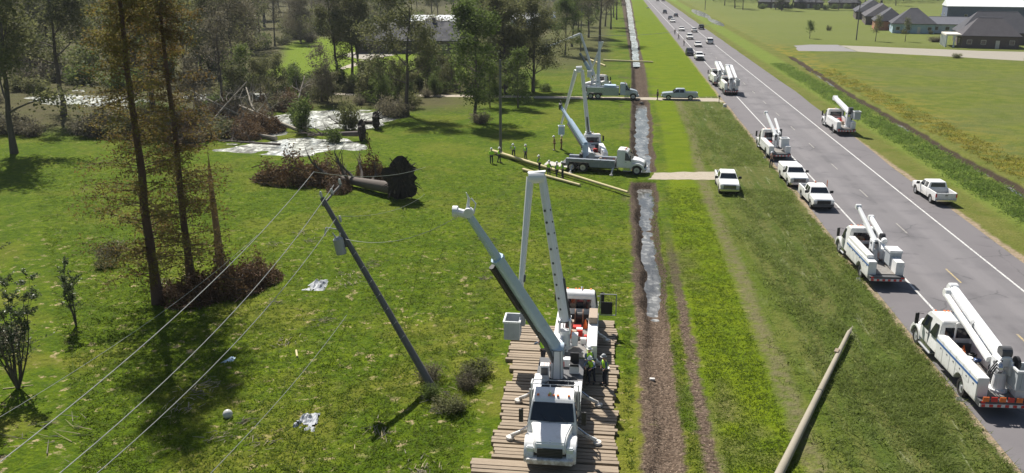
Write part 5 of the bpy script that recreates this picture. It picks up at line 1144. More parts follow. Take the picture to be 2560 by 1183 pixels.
blades(14000, (9.6, 18.4, 32, 140), .24, .026, 'weedblade', 'verge_weeds', 'pale tall weeds and grass on the near verge of the road', 3, per=6, lean=1.2, dens=d_verge, spread=.16)
def d_rv(x, y, rng): return rng.uniform(size=len(x)) < .15 + vnoise(x, y, 1.6, 31)
blades(5000, (36.4, 40.2, 60, 210), .28, .06, 'rightweed', 'right_verge_weeds', 'thick green weeds along the ditch right of the road', 4, per=6, lean=1.2, dens=d_rv, spread=.4)
blades(1600, (43.2, 48, 75, 200), .25, .05, 'fieldweed', 'field_weeds', 'rough yellow green weeds at the edge of the right hand field', 6, per=6, lean=1.3, dens=d_rv, spread=.3)
# ------------------------------------------------------------ timber mats under the trucks
rr = random.Random(4)
def crane_mat(x0, x1, y, k):
    b = MB(); w = 1.17; n = 4
    for i in range(n):
        a = y + i * w / n + rr.uniform(-.015, .015); j0, j1, dz = rr.uniform(-.09, .09), rr.uniform(-.09, .09), rr.uniform(-.02, .02)
        b.box(x0 + j0, x1 + j1, a + .02, a + w / n - .035, .01, .215 + dz, 'mat')
    for x in (x0 + .5, (x0 + x1) / 2, x1 - .5): b.tube([(x, y + .03, .1), (x, y + w - .05, .1)], .025, 6, 'dgrey')
    return tag(b.build('timber_mat', bevel=0), ['timber mat nearest the camera, shifted to the left of the row', 'second timber mat from the bottom of the picture, also shifted left'][k] if k < 2 else ('rearmost timber mat of the row, short and set to the right' if k == 14 else 'weathered timber mat, %s counting up from the bottom edge' % ['', '', 'third', 'fourth', 'fifth', 'sixth', 'seventh', 'eighth', 'ninth', 'tenth', 'eleventh', 'twelfth', 'thirteenth', 'fourteenth', ''][k]), 'timber mat', 'timber mats laid in a row under the trucks')
for k in range(15):
    y = 32.2 + k * 1.30; x0, x1 = (-5.15, .85) if k < 2 else (-5.0 + rr.uniform(-.15, .15) - (k > 9) * .35, .75 + rr.uniform(-.15, .1))
    if k < 2: x0 -= .55
    if k == 14: x0 = -2.4; x1 = .6
    crane_mat(x0, x1, y, k)

# ------------------------------------------------------------ poles and wires
def leaning_pole():
    B = Vector((-8.75, 41.4, -.3)); Tp = Vector((-14.95, 43.1, 9.95)); T = empty('leaning_power_pole', (-8.75, 41.4, 0), 0, 'dark wooden power pole leaning far to the left with a transformer near its top', 'power pole')
    o = Vector((8.75, -41.4, 0)); L = lambda p: Vector(p) + o
    b = MB(); b.tube([L(B), L(B.lerp(Tp, .35)), L(B.lerp(Tp, .7)), L(Tp)], [.21, .185, .155, .13], 14, 'pole'); po = b.build('pole', T, smooth=True)
    ax = (Tp - B).normalized(); side = Vector((.35, .93, .1)).normalized()
    b = MB(); q = B.lerp(Tp, .97); e0, e1 = q - side * .25, q + Vector((.32, 1.9, .62)); b.beam(L(e0), L(e1), .1, .12, mat='pole'); b.build('crossarm', T, .0)
    for k, (pt) in enumerate((q.lerp(e1, .45), q.lerp(e1, .95), Tp, B.lerp(Tp, .86) + Vector((.1, .2, .15)))):
        b = MB(); b.tube([L(pt), L(pt + Vector((-.05, 0, .2))), L(pt + Vector((-.06, 0, .34)))], [.05, .085, .05], 9, 'porcelain'); b.build('insulator', T, smooth=True)
    c = B.lerp(Tp, .77) + Vector((-.42, -.25, -.05)); up = Vector((-.18, 0, .98)).normalized()
    b = MB(); b.tube([L(c - up * .45), L(c + up * .38), L(c + up * .48)], [.27, .27, .16], 16, 'grey'); tr = b.build('transformer', T, smooth=True)
    b = MB(); [b.tube([L(c + up * .45 + Vector((s * .1, 0, 0))), L(c + up * .72 + Vector((s * .2, 0, 0)))], [.05, .03], 7, 'porcelain') for s in (-1, 1)]; b.build('bushing', tr, smooth=True)
    b = MB(); b.beam(L(B.lerp(Tp, .77)), L(c), .1, .3, mat='dgrey'); b.build('bracket', tr)
    b = MB(); b.beam(L(B.lerp(Tp, .84)), L(B.lerp(Tp, .84) + Vector((-.75, -.1, .12))), .06, .06, mat='grey'); b.tube([L(B.lerp(Tp, .84) + Vector((-.75, -.1, .1))), L(B.lerp(Tp, .84) + Vector((-.85, -.1, -.35)))], .05, 6, 'porcelain'); b.build('fuse_cutout', T)
    b = MB()
    for i in range(7): k = B.lerp(Tp, .30 + .07 * i); b.tube([L(k + Vector((-.1, -.17, -.1))), L(k + Vector((.12, -.17, .12)))], .02, 5, 'grey')
    b.tube([L(B.lerp(Tp, .05) + Vector((0, -.2, 0))), L(B.lerp(Tp, .75) + Vector((0, -.17, 0)))], .018, 5, 'dgrey'); b.build('ground_wire', T)
leaning_pole()
def cable(name, a, c, sag, label, r=.012, n=28, group=None, side=0.0, cat='wire'):
    b = MB(); pts = []
    for i in range(n + 1):
        t_ = i / n; p = Vector(a).lerp(Vector(c), t_); p.z -= sag * 4 * t_ * (1 - t_); p.x += side * math.sin(t_ * 9) * .3; pts.append(p)
    b.tube(pts, r, 6, 'wire'); o = b.build(name, smooth=True); return tag(o, label, cat, group)
Wg = 'slack overhead wires running past the leaning pole'
cable('power_wire', (-15.75, 4, 10.2), (-15.65, 44.1, 11.1), 1.55, 'uppermost slack wire crossing from the left edge up past the top of the leaning pole', .017, group=Wg)
cable('power_wire', (-15.65, 44.1, 11.1), (-15.2, 70, 5.6), .5, 'thin wire running on from beyond the leaning pole towards the fallen tree', .014, group=Wg)
cable('power_wire', (-14.85, 4, 10.3), (-14.55, 44.0, 10.45), 2.2, 'second slack wire, tied to the crossarm of the leaning pole', .017, group=Wg)
cable('power_wire', (-14.2, 4, 10.3), (-14.2, 43.2, 8.95), 2.0, 'third slack wire, ending on the upper side of the leaning pole', .015, group=Wg)
cable('power_wire', (-14.2, 43.2, 8.95), (-16.2, 74, 2.2), .6, 'thin wire dropping from the leaning pole to the fallen tree', .012, group=Wg)
cable('power_wire', (-12.0, 4, 9.6), (-16.3, 50.2, .35), 1.2, 'lowest wire, coming down to the grass left of the leaning pole', .014, group=Wg)
cable('power_wire', (-19.6, 4, 10.2), (-26.2, 60.5, 2.2), 1.5, 'faint slack wire passing in front of the cypress trunks', .012, group=Wg)
cable('tie_line', (-13.6, 42.4, 7.95), (-6.6, 36.7, 11.0), .6, 'thin line strung from the leaning pole to the tip of the grey blue boom', .012)
cable('power_wire', (-5.9, 160, 9.9), (24, 214, 9.0), 1.2, 'pale wire crossing over the ditch towards the road in the distance', .03)
def pole_v(x, y, H, r, label, mat='pole', arm=False):
    T = empty('power_pole', (x, y, 0), 0, label, 'power pole'); b = MB(); b.tube([(0, 0, -.3), (0, 0, H * .5), (0, 0, H)], [r, r * .85, r * .7], 10, mat); b.build('pole', T, smooth=True)
    b = MB(); b.tube([(0, 0, H * .93), (0, 0, H * .93 + .12)], r * 1.05, 10, 'dgrey'); b.build('pole_band', T)
    if arm: b = MB(); b.box(-1.1, 1.1, -.2, -.08, H - .5, H - .38, mat); b.build('crossarm', T)
pole_v(-13.0, 102.3, 11.2, .19, 'new upright bare pole standing in the pasture beside the crew and the stacked poles')
pole_v(73.4, 282, 11, .18, 'lone power pole in the grass on the right, before the houses', arm=True); pole_v(46, 470, 11, .18, 'distant power pole beside the road on the right'); pole_v(-8.5, 235, 11, .18, 'dark power pole among the far trees left of the ditch')
def lying(x0, y0, x1, y1, r0, r1, label, mat='treated', z0=None, z1=None, name='wooden_pole', group=None):
    d = Vector((x1 - x0, y1 - y0, 0)); L = d.length; T = empty(name, (x0, y0, 0), math.atan2(-d.x, d.y), label, 'pole', group)
    z0 = r0 + .03 if z0 is None else z0; z1 = r1 + .03 if z1 is None else z1
    b = MB(); b.tube([(0, L * i / 6, z0 + (z1 - z0) * i / 6) for i in range(7)], [r0 + (r1 - r0) * i / 6 for i in range(7)], 14, mat); b.build('pole_shaft', T, smooth=True)
    b = MB(); b.disc((0, -.012, z0), (0, 1, 0), r0 * .93, .02, 14, 'treated' if mat == 'treated' else 'mat'); b.build('butt_end', T); return T
GP = 'new poles lying in the pasture'
lying(-13.9, 102.0, 1.9, 84.3, .19, .13, 'long pale new pole lying diagonally in the pasture from the upright pole to the ditch', z0=.45, z1=.3, group=GP)
lying(-13.4, 101.9, -2.6, 90.2, .17, .12, 'pale new pole lying close beside the longest one', group=GP)
lying(-9.4, 93.6, -2.9, 87.3, .17, .13, 'short pale pole lying in front of the others near the crew', group=GP)
lying(-2.2, 211.4, 9.3, 208.6, .22, .18, 'pale pole lying across the ditch in the distance', z0=.25, z1=.25); lying(-8, 222, -1.6, 200, .2, .15, 'thin pale pole slanting in the grass left of the far ditch')
def old_pole():
    T = lying(7.55, 34.0, 14.8, 51.0, .205, .12, 'long weathered grey pole lying on the grass at the bottom, tapering to a splintered end', 'greypole', z0=.23, z1=.36, name='old_pole')
    L = math.hypot(7.25, 17.0)
    b = MB(); b.tube([(0, L * .52, .300), (0, L * .52 + .05, .300)], .172, 14, 'dgrey'); b.build('pole_band', T)
    b = MB()
    for a, h in ((0, 1.1), (1.2, .7), (2.5, .4), (3.8, .8), (5, .5)): b.tube([(.08 * math.cos(a), L - .1, .36 + .06 * math.sin(a)), (.03 * math.cos(a), L + h, .36 + .05 * math.sin(a))], [.075, .012], 5, 'greypole')
    b.build('splinters', T)
    b = MB(); b.box(-.22, .0, L * .80, L * .80 + .5, .44, .52, 'mat'); b.build('bolted_block', T)
old_pole()

# ------------------------------------------------------------ people
def skin_mesh(verts, edges, rad, root=0, sub=1, mats=('skin',), name='m'):
    me = bpy.data.meshes.new(name); me.from_pydata(verts, edges, []); o = bpy.data.objects.new('tmp', me); COL.objects.link(o)
    sk = o.modifiers.new('s', 'SKIN'); sl = me.skin_vertices[0].data
    for i, r in enumerate(rad): sl[i].radius = (r, r) if not hasattr(r, '__len__') else r; sl[i].use_root = (i == root)
    sk.use_smooth_shade = True; sb = o.modifiers.new('b', 'SUBSURF'); sb.levels = sub; sb.render_levels = sub
    bpy.context.view_layer.update(); dg = bpy.context.evaluated_depsgraph_get(); r_ = bpy.data.meshes.new_from_object(o.evaluated_get(dg)); r_.name = name
    r_.materials.clear()
    for m in mats: r_.materials.append(M[m])
    bpy.data.objects.remove(o); return r_
def person_parts(pose):
    P = {}; bend = pose.get('bend', 0); arms = pose.get('arms', ((.25, .05, 1.12), (.28, .12, .90))); arml = pose.get('arml', ((-.25, 0, 1.12), (-.27, .08, .88))); st = pose.get('step', .06)
    def up(x, y, z):
        if z > .95: dz = z - .95; return (x, y + math.sin(bend) * dz, .95 + math.cos(bend) * dz)
        return (x, y, z)
    V = [(0, 0, .95), up(0, -.01, 1.12), up(0, -.01, 1.34), up(0, 0, 1.47), up(0, .02, 1.54), up(0, .035, 1.64), up(0, .025, 1.74)]; Rr = [.135, (.13, .105), (.165, .11), .055, .07, (.085, .10), .06]; E = [(i, i + 1) for i in range(6)]
    V.append(up(0, .13, 1.625)); Rr.append(.018); E.append((5, 7))                                # nose
    for s in (-1, 1): V.append(up(s * .085, .03, 1.63)); Rr.append(.02); E.append((5, len(V) - 1))   # ears
    seg = {}
    for s, (el, wr) in ((1, arms), (-1, arml)):
        i = len(V); V.append(up(s * .19, 0, 1.41)); Rr.append(.062); E.append((2, i)); V.append(up(*el)); Rr.append(.045); E.append((i, i + 1)); V.append(up(*wr)); Rr.append(.030); E.append((i + 1, i + 2))
        d = (Vector(V[i + 2]) - Vector(V[i + 1])).normalized(); pm = Vector(V[i + 2]) + d * .08; V.append(tuple(pm)); Rr.append((.038, .02)); E.append((i + 2, i + 3)); sx = d.cross(Vector((0, 0, 1)) if abs(d.z) < .9 else Vector((0, 1, 0))).normalized()
        dn = d.cross(sx)
        for q, ln in zip((-.03, -.01, .01, .03), (.065, .078, .072, .055)):
            k = len(V); V.append(tuple(pm + sx * q + d * ln * .5)); V.append(tuple(pm + sx * q * 1.15 + d * ln * .9 + dn * .03)); Rr += [.010, .008]; E += [(i + 3, k), (k, k + 1)]
        k = len(V); V.append(tuple(Vector(V[i + 2]) + d * .04 + sx * -.045)); V.append(tuple(Vector(V[i + 2]) + d * .085 + sx * -.06)); Rr += [.011, .009]; E += [(i + 2, k), (k, k + 1)]
        seg[s] = (V[i], V[i + 1], V[i + 2])
    leg = {}
    for s in (-1, 1):
        i = len(V); L_ = [(s * .095, 0, .88), (s * .115, .03 + st * s * .5, .50), (s * .12, st * s - .02, .09), (s * .125, st * s + .16, .035)]
        V += L_; Rr += [.085, .06, .042, .035]; E += [(0, i), (i, i + 1), (i + 1, i + 2), (i + 2, i + 3)]; leg[s] = L_
    P['body'] = skin_mesh(V, E, Rr, name='person')
    def vest(): return skin_mesh([V[1], V[2], up(0, 0, 1.42), seg[1][0], seg[-1][0], (0, 0, .98)], [(5, 0), (0, 1), (1, 2), (1, 3), (1, 4)], [(.18, .155), (.205, .155), .11, .085, .085, (.185, .155)], 1, name='vest')
    P['vest_fn'] = vest
    P['shirt'] = skin_mesh([V[1], V[2], seg[1][0], seg[1][1], tuple(Vector(seg[1][1]).lerp(Vector(seg[1][2]), .8)), seg[-1][0], seg[-1][1], tuple(Vector(seg[-1][1]).lerp(Vector(seg[-1][2]), .8)), (0, 0, .95)], [(8, 0), (0, 1), (1, 2), (2, 3), (3, 4), (1, 5), (5, 6), (6, 7)], [(.14, .12), (.175, .125), .072, .058, .044, .072, .058, .044, .14], 0, name='shirt')
    a, b_ = leg[1], leg[-1]
    P['trousers'] = skin_mesh([(0, 0, .97), a[0], a[1], a[2], b_[0], b_[1], b_[2]], [(0, 1), (1, 2), (2, 3), (0, 4), (4, 5), (5, 6)], [(.15, .125), .10, .078, .062, .10, .078, .062], 0, name='trousers')
    bo = MB()
    for q in (a, b_): bo.tube([(q[2][0], q[2][1], .2), (q[2][0], q[2][1], .07)], [.058, .062], 8, 'black'); bo.tube([(q[2][0], q[2][1] - .06, .05), (q[3][0], q[3][1] + .05, .04)], [.058, .045], 8, 'black')
    P['boots'] = bo.mesh('boots', smooth=True)
    c = Vector(up(0, .03, 1.70)); hb = MB(); n = 14; rings = [(.165, -.01), (.14, .0), (.135, .05), (.11, .10), (.06, .135), (.001, .145)]
    vs = []; fs = []
    for (r_, z) in rings:
        for i in range(n): vs.append(tuple(c + Vector((r_ * .9 * math.cos(2 * PI * i / n), r_ * math.sin(2 * PI * i / n) + (.03 if z < 0 and math.sin(2 * PI * i / n) > .3 else 0), z))))
    for k in range(5):
        for i in range(n): fs.append((k * n + i, k * n + (i + 1) % n, (k + 1) * n + (i + 1) % n, (k + 1) * n + i))
    hb.add(vs, fs); P['helmet_fn'] = hb
    hr = MB(); hr.add([tuple(c + (Vector(v) - c) * .93 + Vector((0, -.015, -.03))) for v in vs[n:]], [f for f in [(k * n + i, k * n + (i + 1) % n, (k + 1) * n + (i + 1) % n, (k + 1) * n + i) for k in range(4) for i in range(n)]], 'hair'); P['hair'] = hr.mesh('hair', smooth=True)
    fb = MB(); 
    for s in (-1, 1): fb.disc(up(s * .033, .128, 1.65), (0, 1, 0), .011, .012, 8, 'black')
    fb.box(-.025, .025, 0, .012, 0, .008, 'red', Matrix.Translation(Vector(up(0, .118, 1.575)))); P['face'] = fb.mesh('face')
    return P
POSE = [person_parts(p) for p in (dict(), dict(bend=.45, arms=((.28, .28, 1.25), (.16, .50, 1.18)), arml=((-.28, .28, 1.25), (-.14, .50, 1.15)), step=.12), dict(arms=((.30, .15, 1.2), (.18, .38, 1.32)), arml=((-.27, -.02, 1.12), (-.22, .12, .92)), step=.14), dict(bend=.12, arms=((.33, .05, 1.18), (.20, .14, 1.02)), arml=((-.33, .05, 1.18), (-.20, .14, 1.02)), step=.02))]
_cloth = {}
def clothed(pi, what, mat):
    k = (pi, what, mat)
    if k not in _cloth:
        P = POSE[pi]
        if what == 'vest': me_ = P['vest_fn']()
        elif what == 'helmet': me_ = P['helmet_fn'].mesh('hard_hat', smooth=True)
        else: me_ = P[what].copy()
        me_.materials.clear(); me_.materials.append(M[mat]); _cloth[k] = me_
    return _cloth[k]
def person(x, y, rz, pi, label, vest='hivis', shirt='shirt', pants='denim', hat='white', z=None, group=None):
    P = POSE[pi]; o = put('person', P['body']); o.location = (x, y, float(height(x, y)) if z is None else z); o.rotation_euler = (0, 0, rz); tag(o, label, 'person', group)
    put('shirt', clothed(pi, 'shirt', shirt), o); put('trousers', clothed(pi, 'trousers', pants), o); put('boots', P['boots'], o); put('hair', P['hair'], o); put('face', P['face'], o)
    if vest: put('vest', clothed(pi, 'vest', vest), o)
    if hat: put('hard_hat', clothed(pi, 'helmet', hat), o)
G = 'line workers handling the poles in the pasture'
for (x, y, rz, pi, lb, v, sh, z) in [
    (-13.4, 97.2, .2, 0, 'worker in lime vest at the left end of the stacked poles, outermost', 'hivis', 'hivis', None), (-12.6, 97.8, -1.2, 2, 'worker in lime vest next to the outermost one at the left end of the poles', 'hivis', 'shirt', None),
    (-11.2, 100.3, 3.0, 1, 'worker in lime vest standing behind the long pole, just right of the upright pole', 'hivis', 'shirt', None), (-9.7, 99.5, 2.2, 0, 'worker in lime vest at the long pole, left of the larger group', 'hivis', 'shirt', None),
    (-7.6, 93.8, 1.2, 3, 'worker in lime vest at the left of the group between the two pole rows', 'hivis', 'shirt', None), (-6.4, 91.2, -.6, 0, 'worker in lime vest in the middle of the group by the short pole', 'hivis', 'shirt', None), (-5.5, 90.6, .9, 2, 'worker in lime vest leaning in at the right of the group by the short pole', 'hivis', 'shirt', None), (-4.9, 90.9, 2.0, 3, 'rightmost worker in lime vest of the group by the short pole', 'hivis', 'shirt', None),
    (-6.7, 104.9, 1.6, 3, 'worker in tan clothes under the hanging bucket, left one of the pair', None, 'brownshirt', None), (-5.9, 105.3, -1.6, 0, 'worker in tan clothes under the hanging bucket, right one of the pair', None, 'brownshirt', None)]:
    person(x, y, rz, pi, lb, v, sh, 'denim' if v else 'brownshirt', 'white', z, G)
person(-.55, 42.6, 2.8, 1, 'worker in green vest and white hard hat beside the crane truck', z=.24, group='workers beside the crane truck')
person(.15, 42.5, 2.0, 3, 'worker in green vest and grey hard hat beside the crane truck', z=.24, hat='grey', group='workers beside the crane truck')
person(-.75, 43.4, -2.6, 2, 'worker in lime vest half hidden behind the two at the crane truck', z=.24, group='workers beside the crane truck')
person(-3.3, 44.6, .8, 1, 'worker in lime vest partly hidden behind the base of the grey blue boom', z=.24)
person(18.0, 98.6, 0, 0, 'person in dark clothes walking between the covered pickup and the bucket truck', None, 'denim'); person(7.7, 149.4, 1, 0, 'person in dark clothes standing in the farm lane before the silver pickup', None, 'denim', hat=None)
GS = 'people in dark clothes on the near shoulder'
person(20.0, 299, 0, 0, 'person in dark clothes on the far near shoulder, farthest of three', None, 'denim', hat=None, group=GS, z=.02); person(19.9, 279, 2, 2, 'person in dark clothes on the near shoulder, middle of three', None, 'denim', hat=None, group=GS, z=.02); person(19.9, 256.5, 1, 3, 'person in dark clothes on the near shoulder, nearest of three', None, 'denim', hat=None, group=GS, z=.02)

# ------------------------------------------------------------ small things
def cone(x, y, z, label): 
    T = empty('traffic_marker', (x, y, z), 0, label, 'traffic cone'); b = MB(); b.box(-.2, .2, -.2, .2, 0, .04, 'black'); b.build('base', T); b = MB(); b.tube([(0, 0, .04), (0, 0, .5), (0, 0, 1.9)], [.10, .06, .03], 10, 'orange'); b.tube([(0, 0, .5), (0, 0, .7)], [.075, .07], 10, 'reflect'); b.build('pole', T)
cone(20.9, 84.8, .012, 'thin orange marker pole standing on the shoulder behind the foremost pickup')
b = MB(); b.tube([(0, 0, .0), (0, 0, .05), (0, 0, .12), (0, 0, .24), (0, 0, .36), (0, 0, .43), (0, 0, .46)], [.10, .18, .23, .25, .2, .12, .02], 16, 'porcelain'); o = b.build('white_ball', smooth=True); o.location = (-18.5, 37.2, .02); tag(o, 'round white ball lying in the grass at the lower left', 'ball')
def crumple(name, x, y, w, h, seed, mat, label, cat):
    r_ = np.random.default_rng(seed); n = 14; vs = []; fs = []
    for i in range(n):
        for j in range(n):
            u, v = i / (n - 1) - .5, j / (n - 1) - .5; e = 1 - max(abs(u), abs(v)) * 2
            vs.append((u * w * (1.1 - .5 * (v + .5)) + r_.normal(0, .015), v * w * 1.5 + r_.normal(0, .015), max(.01, h * (.1 + e) * float(vnoise(u * w * 5 + seed, v * w * 5, 1, seed)) ** 1.5 * 1.6 - .02)))
    for i in range(n - 1):
        for j in range(n - 1):
            if float(vnoise(i / 3.1 + seed, j / 3.1, 1, 7)) + .55 * (1 - max(abs(i / 6.5 - 1), abs(j / 6.5 - 1))) > .42: fs.append((i * n + j, (i + 1) * n + j, (i + 1) * n + j + 1, i * n + j + 1))
    b = MB(); b.add(vs, fs, mat); o = b.build(name); o.location = (x, y, float(height(x, y))); tag(o, label, cat)
crumple('crumpled_tarp', -14.5, 37.4, 1.25, .4, 2, 'tarp', 'crumpled grey tarpaulin lying in the grass below the leaning pole', 'tarpaulin')
crumple('crumpled_sheet', -20.2, 56.2, 1.5, .4, 5, 'tarp', 'small heap of grey debris in the middle of the pasture', 'debris'); crumple('crumpled_sheet', -21.2, 43.6, .6, .3, 8, 'lblue', 'scrap of pale blue sheet in the shadow of the cypress', 'debris')
lying(-17.85, 45.2, -17.5, 44.4, .06, .06, 'short pale stick lying in the grass left of the leaning pole', 'treated', name='pale_stick')
lying(-31.7, 38.8, -30.4, 39.4, .03, .02, 'thin pale stick in the grass at the left edge', 'treated', name='thin_stick')
b = MB(); b.box(-.14, .14, -.1, .1, 0, .12, 'white'); o = b.build('white_box', bevel=.015); o.location = (2.75, 44.3, float(height(2.75, 44.3)) + .0); tag(o, 'small white box lying in the muddy ditch bottom', 'box')
def debris(x, y, s, seed, label):
    rg = np.random.default_rng(seed); b = MB()
    for i in range(26):
        a = rg.normal(seed, .5); L = rg.uniform(.05, .3) * s; c = rg.normal(0, .42 * s, 2); d = Vector((math.cos(a), math.sin(a), rg.uniform(-.05, .25))) * L; p_ = Vector((c[0], c[1], .04 + rg.uniform(0, .08))); b.tube([p_ - d, p_ + d], [rg.uniform(.012, .03), .008], 4, 'treated' if i % 3 == 0 else 'greypole')
    o = b.build('twig_litter'); o.location = (x, y, float(height(x, y))); tag(o, label, 'twigs', 'small heaps of broken twigs in the pasture')
rg = np.random.default_rng(12)
for i in range(24):
    y = 33 + 38 * rg.uniform() ** 1.3; x = rg.uniform(-.62 * y, -7.2); debris(x, y, rg.uniform(.6, 1.3), i, 'small litter of broken twigs in the grass of the near pasture')
debris(-26.6, 34.6, 2.4, 91, 'spread of pale twigs in the lower left corner')
b = MB(); b.box(-.8, .8, -.5, .5, 0, .5, 'white'); o = b.build('white_trunk_box', bevel=.05); o.location = (17.6, 487, 0); tag(o, 'bright white object on the near verge at the top of the picture', 'box')
def mailbox(x, y, label, mat):
    T = empty('mailbox', (x, y, 0), 0, label, 'mailbox'); b = MB(); b.box(-.05, .05, -.05, .05, 0, 1.0, 'pole'); b.build('post', T); b = MB(); b.slab([(-.3, 1.0), (.3, 1.0), (.3, 1.18), (.2, 1.27), (-.2, 1.27), (-.3, 1.18)], -.14, .14, mat); b.build('box', T)
mailbox(17.6, 147.0, 'dark mailbox by the mouth of the farm lane', 'black'); b = MB(); b.tube([(0, 0, 0), (0, 0, .4), (0, 0, .5)], [.3, .3, .2], 12, 'white'); o = b.build('white_bucket', smooth=True); o.location = (18.1, 143, 0); tag(o, 'white bucket on the verge just before the farm lane', 'bucket')

# ------------------------------------------------------------ houses and sheds
def rmat(name, c): M[name] = plain(name, c, .85, var=.15, scale=.8, dirt=tuple(x * .6 for x in c), dirt_amt=.4)
rmat('shingle_dark', (.042, .043, .055)); rmat('shingle_brown', (.05, .046, .055)); rmat('shingle_grey', (.12, .125, .15)); rmat('wall_white', (.62, .66, .68)); rmat('wall_blue', (.36, .48, .56)); rmat('brick_dark', (.11, .085, .08)); rmat('brick_orange', (.40, .17, .10)); rmat('metal_roof', (.70, .72, .74)); rmat('metal_wall', (.10, .125, .19)); rmat('trim', (.62, .58, .52))
def house(x, y, rz, w, d, h, rh, roof, wall, label, kind='hip', over=.5, win=4, porch=False, hipk=.75, chimney=False, door=True):
    T = empty('house', (x, y, 0), rz, label, 'house'); a, c = w / 2, d / 2; f = 'hip' == kind
    b = MB(); b.box(-a, a, -c, c, -.1, h, wall); 
    if not f: b.slab([(-c, h), (c, h), (0, h + rh * c / (c + over))], -a, -a + .15, wall); b.slab([(-c, h), (c, h), (0, h + rh * c / (c + over))], a - .15, a, wall)
    b.build('wall', T)
    A, D = a + over, c + over; rl = (A - D * hipk) if f else A; z0 = h + .004; 
    b = MB(); top = [(-rl, 0, z0 + rh), (rl, 0, z0 + rh)]; e = [(-A, -D, z0), (A, -D, z0), (A, D, z0), (-A, D, z0)]; th = .18
    b.add(e + top + [(p[0], p[1], p[2] - th) for p in e], [(0, 1, 5, 4), (2, 3, 4, 5), (1, 2, 5), (3, 0, 4), (6, 7, 1, 0), (7, 8, 2, 1), (8, 9, 3, 2), (9, 6, 0, 3), (9, 8, 7, 6)], roof); ro = b.build('roof', T)
    b = MB(); [b.tube([q0, q1], .09, 6, 'shingle_grey' if roof != 'metal_roof' else 'trim') for q0, q1 in ((top[0], top[1]),)]; b.build('ridge', ro)
    if chimney: b = MB(); b.box(a * .3, a * .3 + .9, -.4, .4, h + rh * .5, h + rh + 1, 'brick_dark'); b.build('chimney', ro)
    for s in (-1, 1):
        for i in range(win):
            xx = -a + w * (i + .5) / win
            if door and s == -1 and i == win // 2:
                b = MB(); b.box(xx - .5, xx + .5, -c - .06, -c + .02, 0, 2.1, 'trim'); b.build('door', T); continue
            b = MB(); b.box(xx - .65, xx + .65, s * c - .05, s * c + .05, 1.0, 2.2, 'trim'); wn_ = b.build('window', T); b = MB(); b.box(xx - .55, xx + .55, s * c - .07, s * c + .07, 1.1, 2.1, 'glass'); b.build('pane', wn_)
    for s in (-1, 1):
        b = MB(); b.box(s * a - .05, s * a + .05, -.7, .7, 1.0, 2.2, 'trim'); wn_ = b.build('window', T); b = MB(); b.box(s * a - .07, s * a + .07, -.6, .6, 1.1, 2.1, 'glass'); b.build('pane', wn_)
    if porch:
        b = MB(); b.box(-a - 4.2, -a - .01, -c + .5, c - .5, h - .15, h + .25, 'trim'); b.build('porch_roof', T)
        for (px, py) in [(-a - 4, -c + .7 + k * (d - 1.4) / 4) for k in range(5)] + [(-a - 2, -c + .7)]: b = MB(); b.box(px - .2, px + .2, py - .2, py + .2, 0, h - .16, 'wall_white'); b.build('column', T)
    return T
rz = -.20
house(103.5, 262.5, rz, 14, 11, 3.3, 4.6, 'shingle_brown', 'brick_dark', 'dark brown roofed house with a white columned porch, cut by the right edge', 'hip', win=4, porch=True)
house(111, 277, rz, 20, 13, 3.3, 5.6, 'shingle_dark', 'brick_dark', 'large dark brick house with tall dark roof just behind the columned porch', 'hip', win=5)
house(100.5, 318, rz, 13, 12, 3.2, 4.8, 'shingle_dark', 'wall_blue', 'pale blue white house with a steep dark roof on the right', 'hip', win=4, hipk=.9)
house(115, 318, rz, 17, 9, 3.0, 2.2, 'shingle_grey', 'wall_white', 'long low white wing with grey roof beside the pale blue house', 'gable', win=5)
house(97.5, 334, rz + PI / 2, 15, 10, 3.2, 4.2, 'shingle_dark', 'brick_orange', 'dark roofed house with orange brick front just behind the pale blue one', 'hip', win=3)
house(104, 368, rz + PI / 2, 24, 12, 3.2, 4.4, 'shingle_brown', 'brick_dark', 'brown roofed house behind the orange brick one', 'hip', win=4, chimney=True)
house(110, 404, rz + PI / 2, 24, 13, 3.2, 4.8, 'shingle_dark', 'brick_dark', 'dark roofed house farthest back in the row on the right', 'hip', win=4)
house(163, 403, rz, 44, 16, 5.4, 2.6, 'metal_roof', 'metal_wall', 'long dark metal shed with a pale roof at the top right corner', 'gable', win=3, over=.3)
for i, (x, y, w, lb) in enumerate([(86, 505, 16, 'small dark far house at the top edge, left one of the row'), (104, 503, 15, 'small dark far house at the top edge, second of the row'), (122, 500, 16, 'small dark far house at the top edge, third of the row')]): house(x, y, rz, w, 10, 3, 3.5, 'shingle_dark', 'brick_dark', lb, 'hip', win=3)
house(-52, 232, .12, 30, 13, 3.2, 4.4, 'shingle_dark', 'brick_dark', 'long dark roofed house behind the thicket left of centre', 'hip', win=6, chimney=True)
house(-62, 306, .1, 26, 12, 3.4, 2.0, 'metal_roof', 'metal_wall', 'building with a bright pale roof behind the dark roofed house', 'gable', win=4); house(-30, 330, .1, 16, 10, 3.2, 2.2, 'metal_roof', 'wall_white', 'white shed among the trees at the top, right of the pale roofed building', 'gable', win=3)
def parked(src, x, y, rz, label, group=None): dup(src, (x, y, 0), rz, label, group)
parked(v_, 148, 424, 1.2, 'white vehicle parked by the long metal shed, left one'); parked(w_, 154, 425, .6, 'white vehicle parked by the long metal shed, right one'); parked(w_, -60.5, 229, 1.4, 'white car parked before the dark roofed house left of centre')
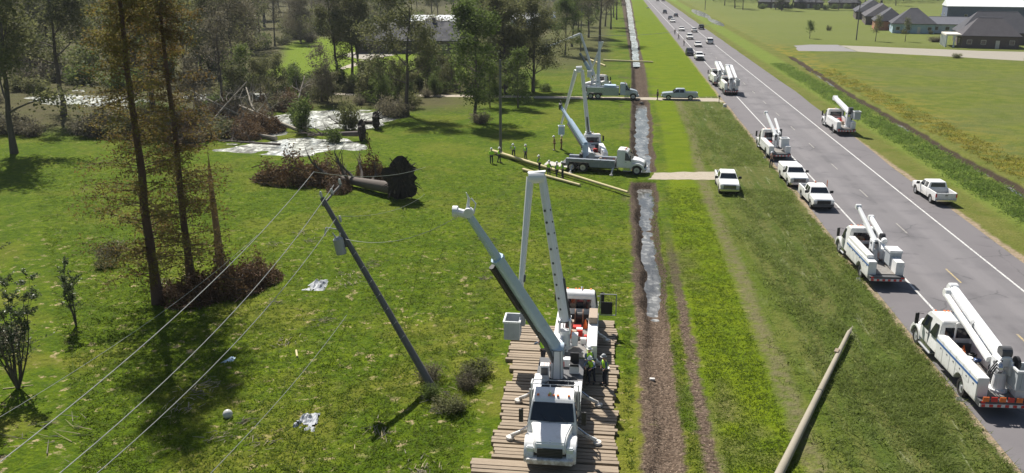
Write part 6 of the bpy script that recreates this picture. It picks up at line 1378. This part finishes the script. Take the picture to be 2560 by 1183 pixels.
# small garden trees and shrubs on the right
yt_ = broadleaf(41, 6, .14, .3, 2.2, 1500, .18, 'leafgreen', nl=8, depth=1); yv = broadleaf(42, 6.4, .12, .35, 1.4, 900, .16, 'leaf', nl=9, depth=1)
plant('tree', yt_, 60.7, 287, 0, .75, 'small round garden tree standing alone in the grass on the right', z=0); plant('tree', yv, 77.9, 278, 1, 1.0, 'vase shaped young tree in the grass before the houses', z=0); plant('tree', yv, 86.3, 277.6, 2, .9, 'slim young tree before the pale blue house', z=0)
plant('bush', bv['dry'], 95, 277.3, 0, (1.6, 1.0, .9), 'low brownish shrub before the white wing', 'bush', parts=BP, z=0); plant('bush', bv['olive'], 74.7, 324, 0, (.6, .6, .8), 'tiny dark shrub far out in the grass on the right', 'bush', parts=BP, z=0)
for i, (x, y) in enumerate(((96, 311), (104, 309.5), (108.5, 309), (112, 309), (117, 309.5))): plant('bush', bv['olive'], x, y, i, (.6, .5, .6), 'dark round shrub along the front of the pale house and its wing', 'bush', group='shrubs along the front of the pale house', parts=BP, z=0)
for i in range(9): x = 78 + i * 6.5 + rng.uniform(-2, 2); plant('bush', bv['green'], x, 487 + rng.uniform(-6, 6), i, (1.6, 1.2, 1.1), 'dark bush in front of the far houses at the top edge', 'bush', group='bushes before the far houses', parts=BP, z=0)
for i, (x, y) in enumerate(((99, 222.5), (84, 229.5), (108, 220.5), (120, 219))): plant('bush', bv['olive'], x, y, i, (1.4, .7, .5), 'low weeds on the near edge of the pale side road', 'bush', group='weeds along the side road', parts=BP, z=0)
# ------------------------------------------------------------ air
def haze():
    m = bpy.data.materials.new('haze'); m.use_nodes = True; n = m.node_tree.nodes; n.clear(); o = n.new('ShaderNodeOutputMaterial'); v = n.new('ShaderNodeVolumePrincipled'); m.node_tree.links.new(v.outputs[0], o.inputs['Volume'])
    v.inputs['Color'].default_value = (.80, .86, .95, 1); v.inputs['Density'].default_value = .00011; v.inputs['Anisotropy'].default_value = .3
    b = MB(); b.box(-2800, 2800, -200, 4700, -3.5, 34); b.mats = [m]; o = b.build('haze'); o['kind'] = 'stuff'; o['label'] = 'thin pale haze over the distant fields'; o['category'] = 'haze'
haze()
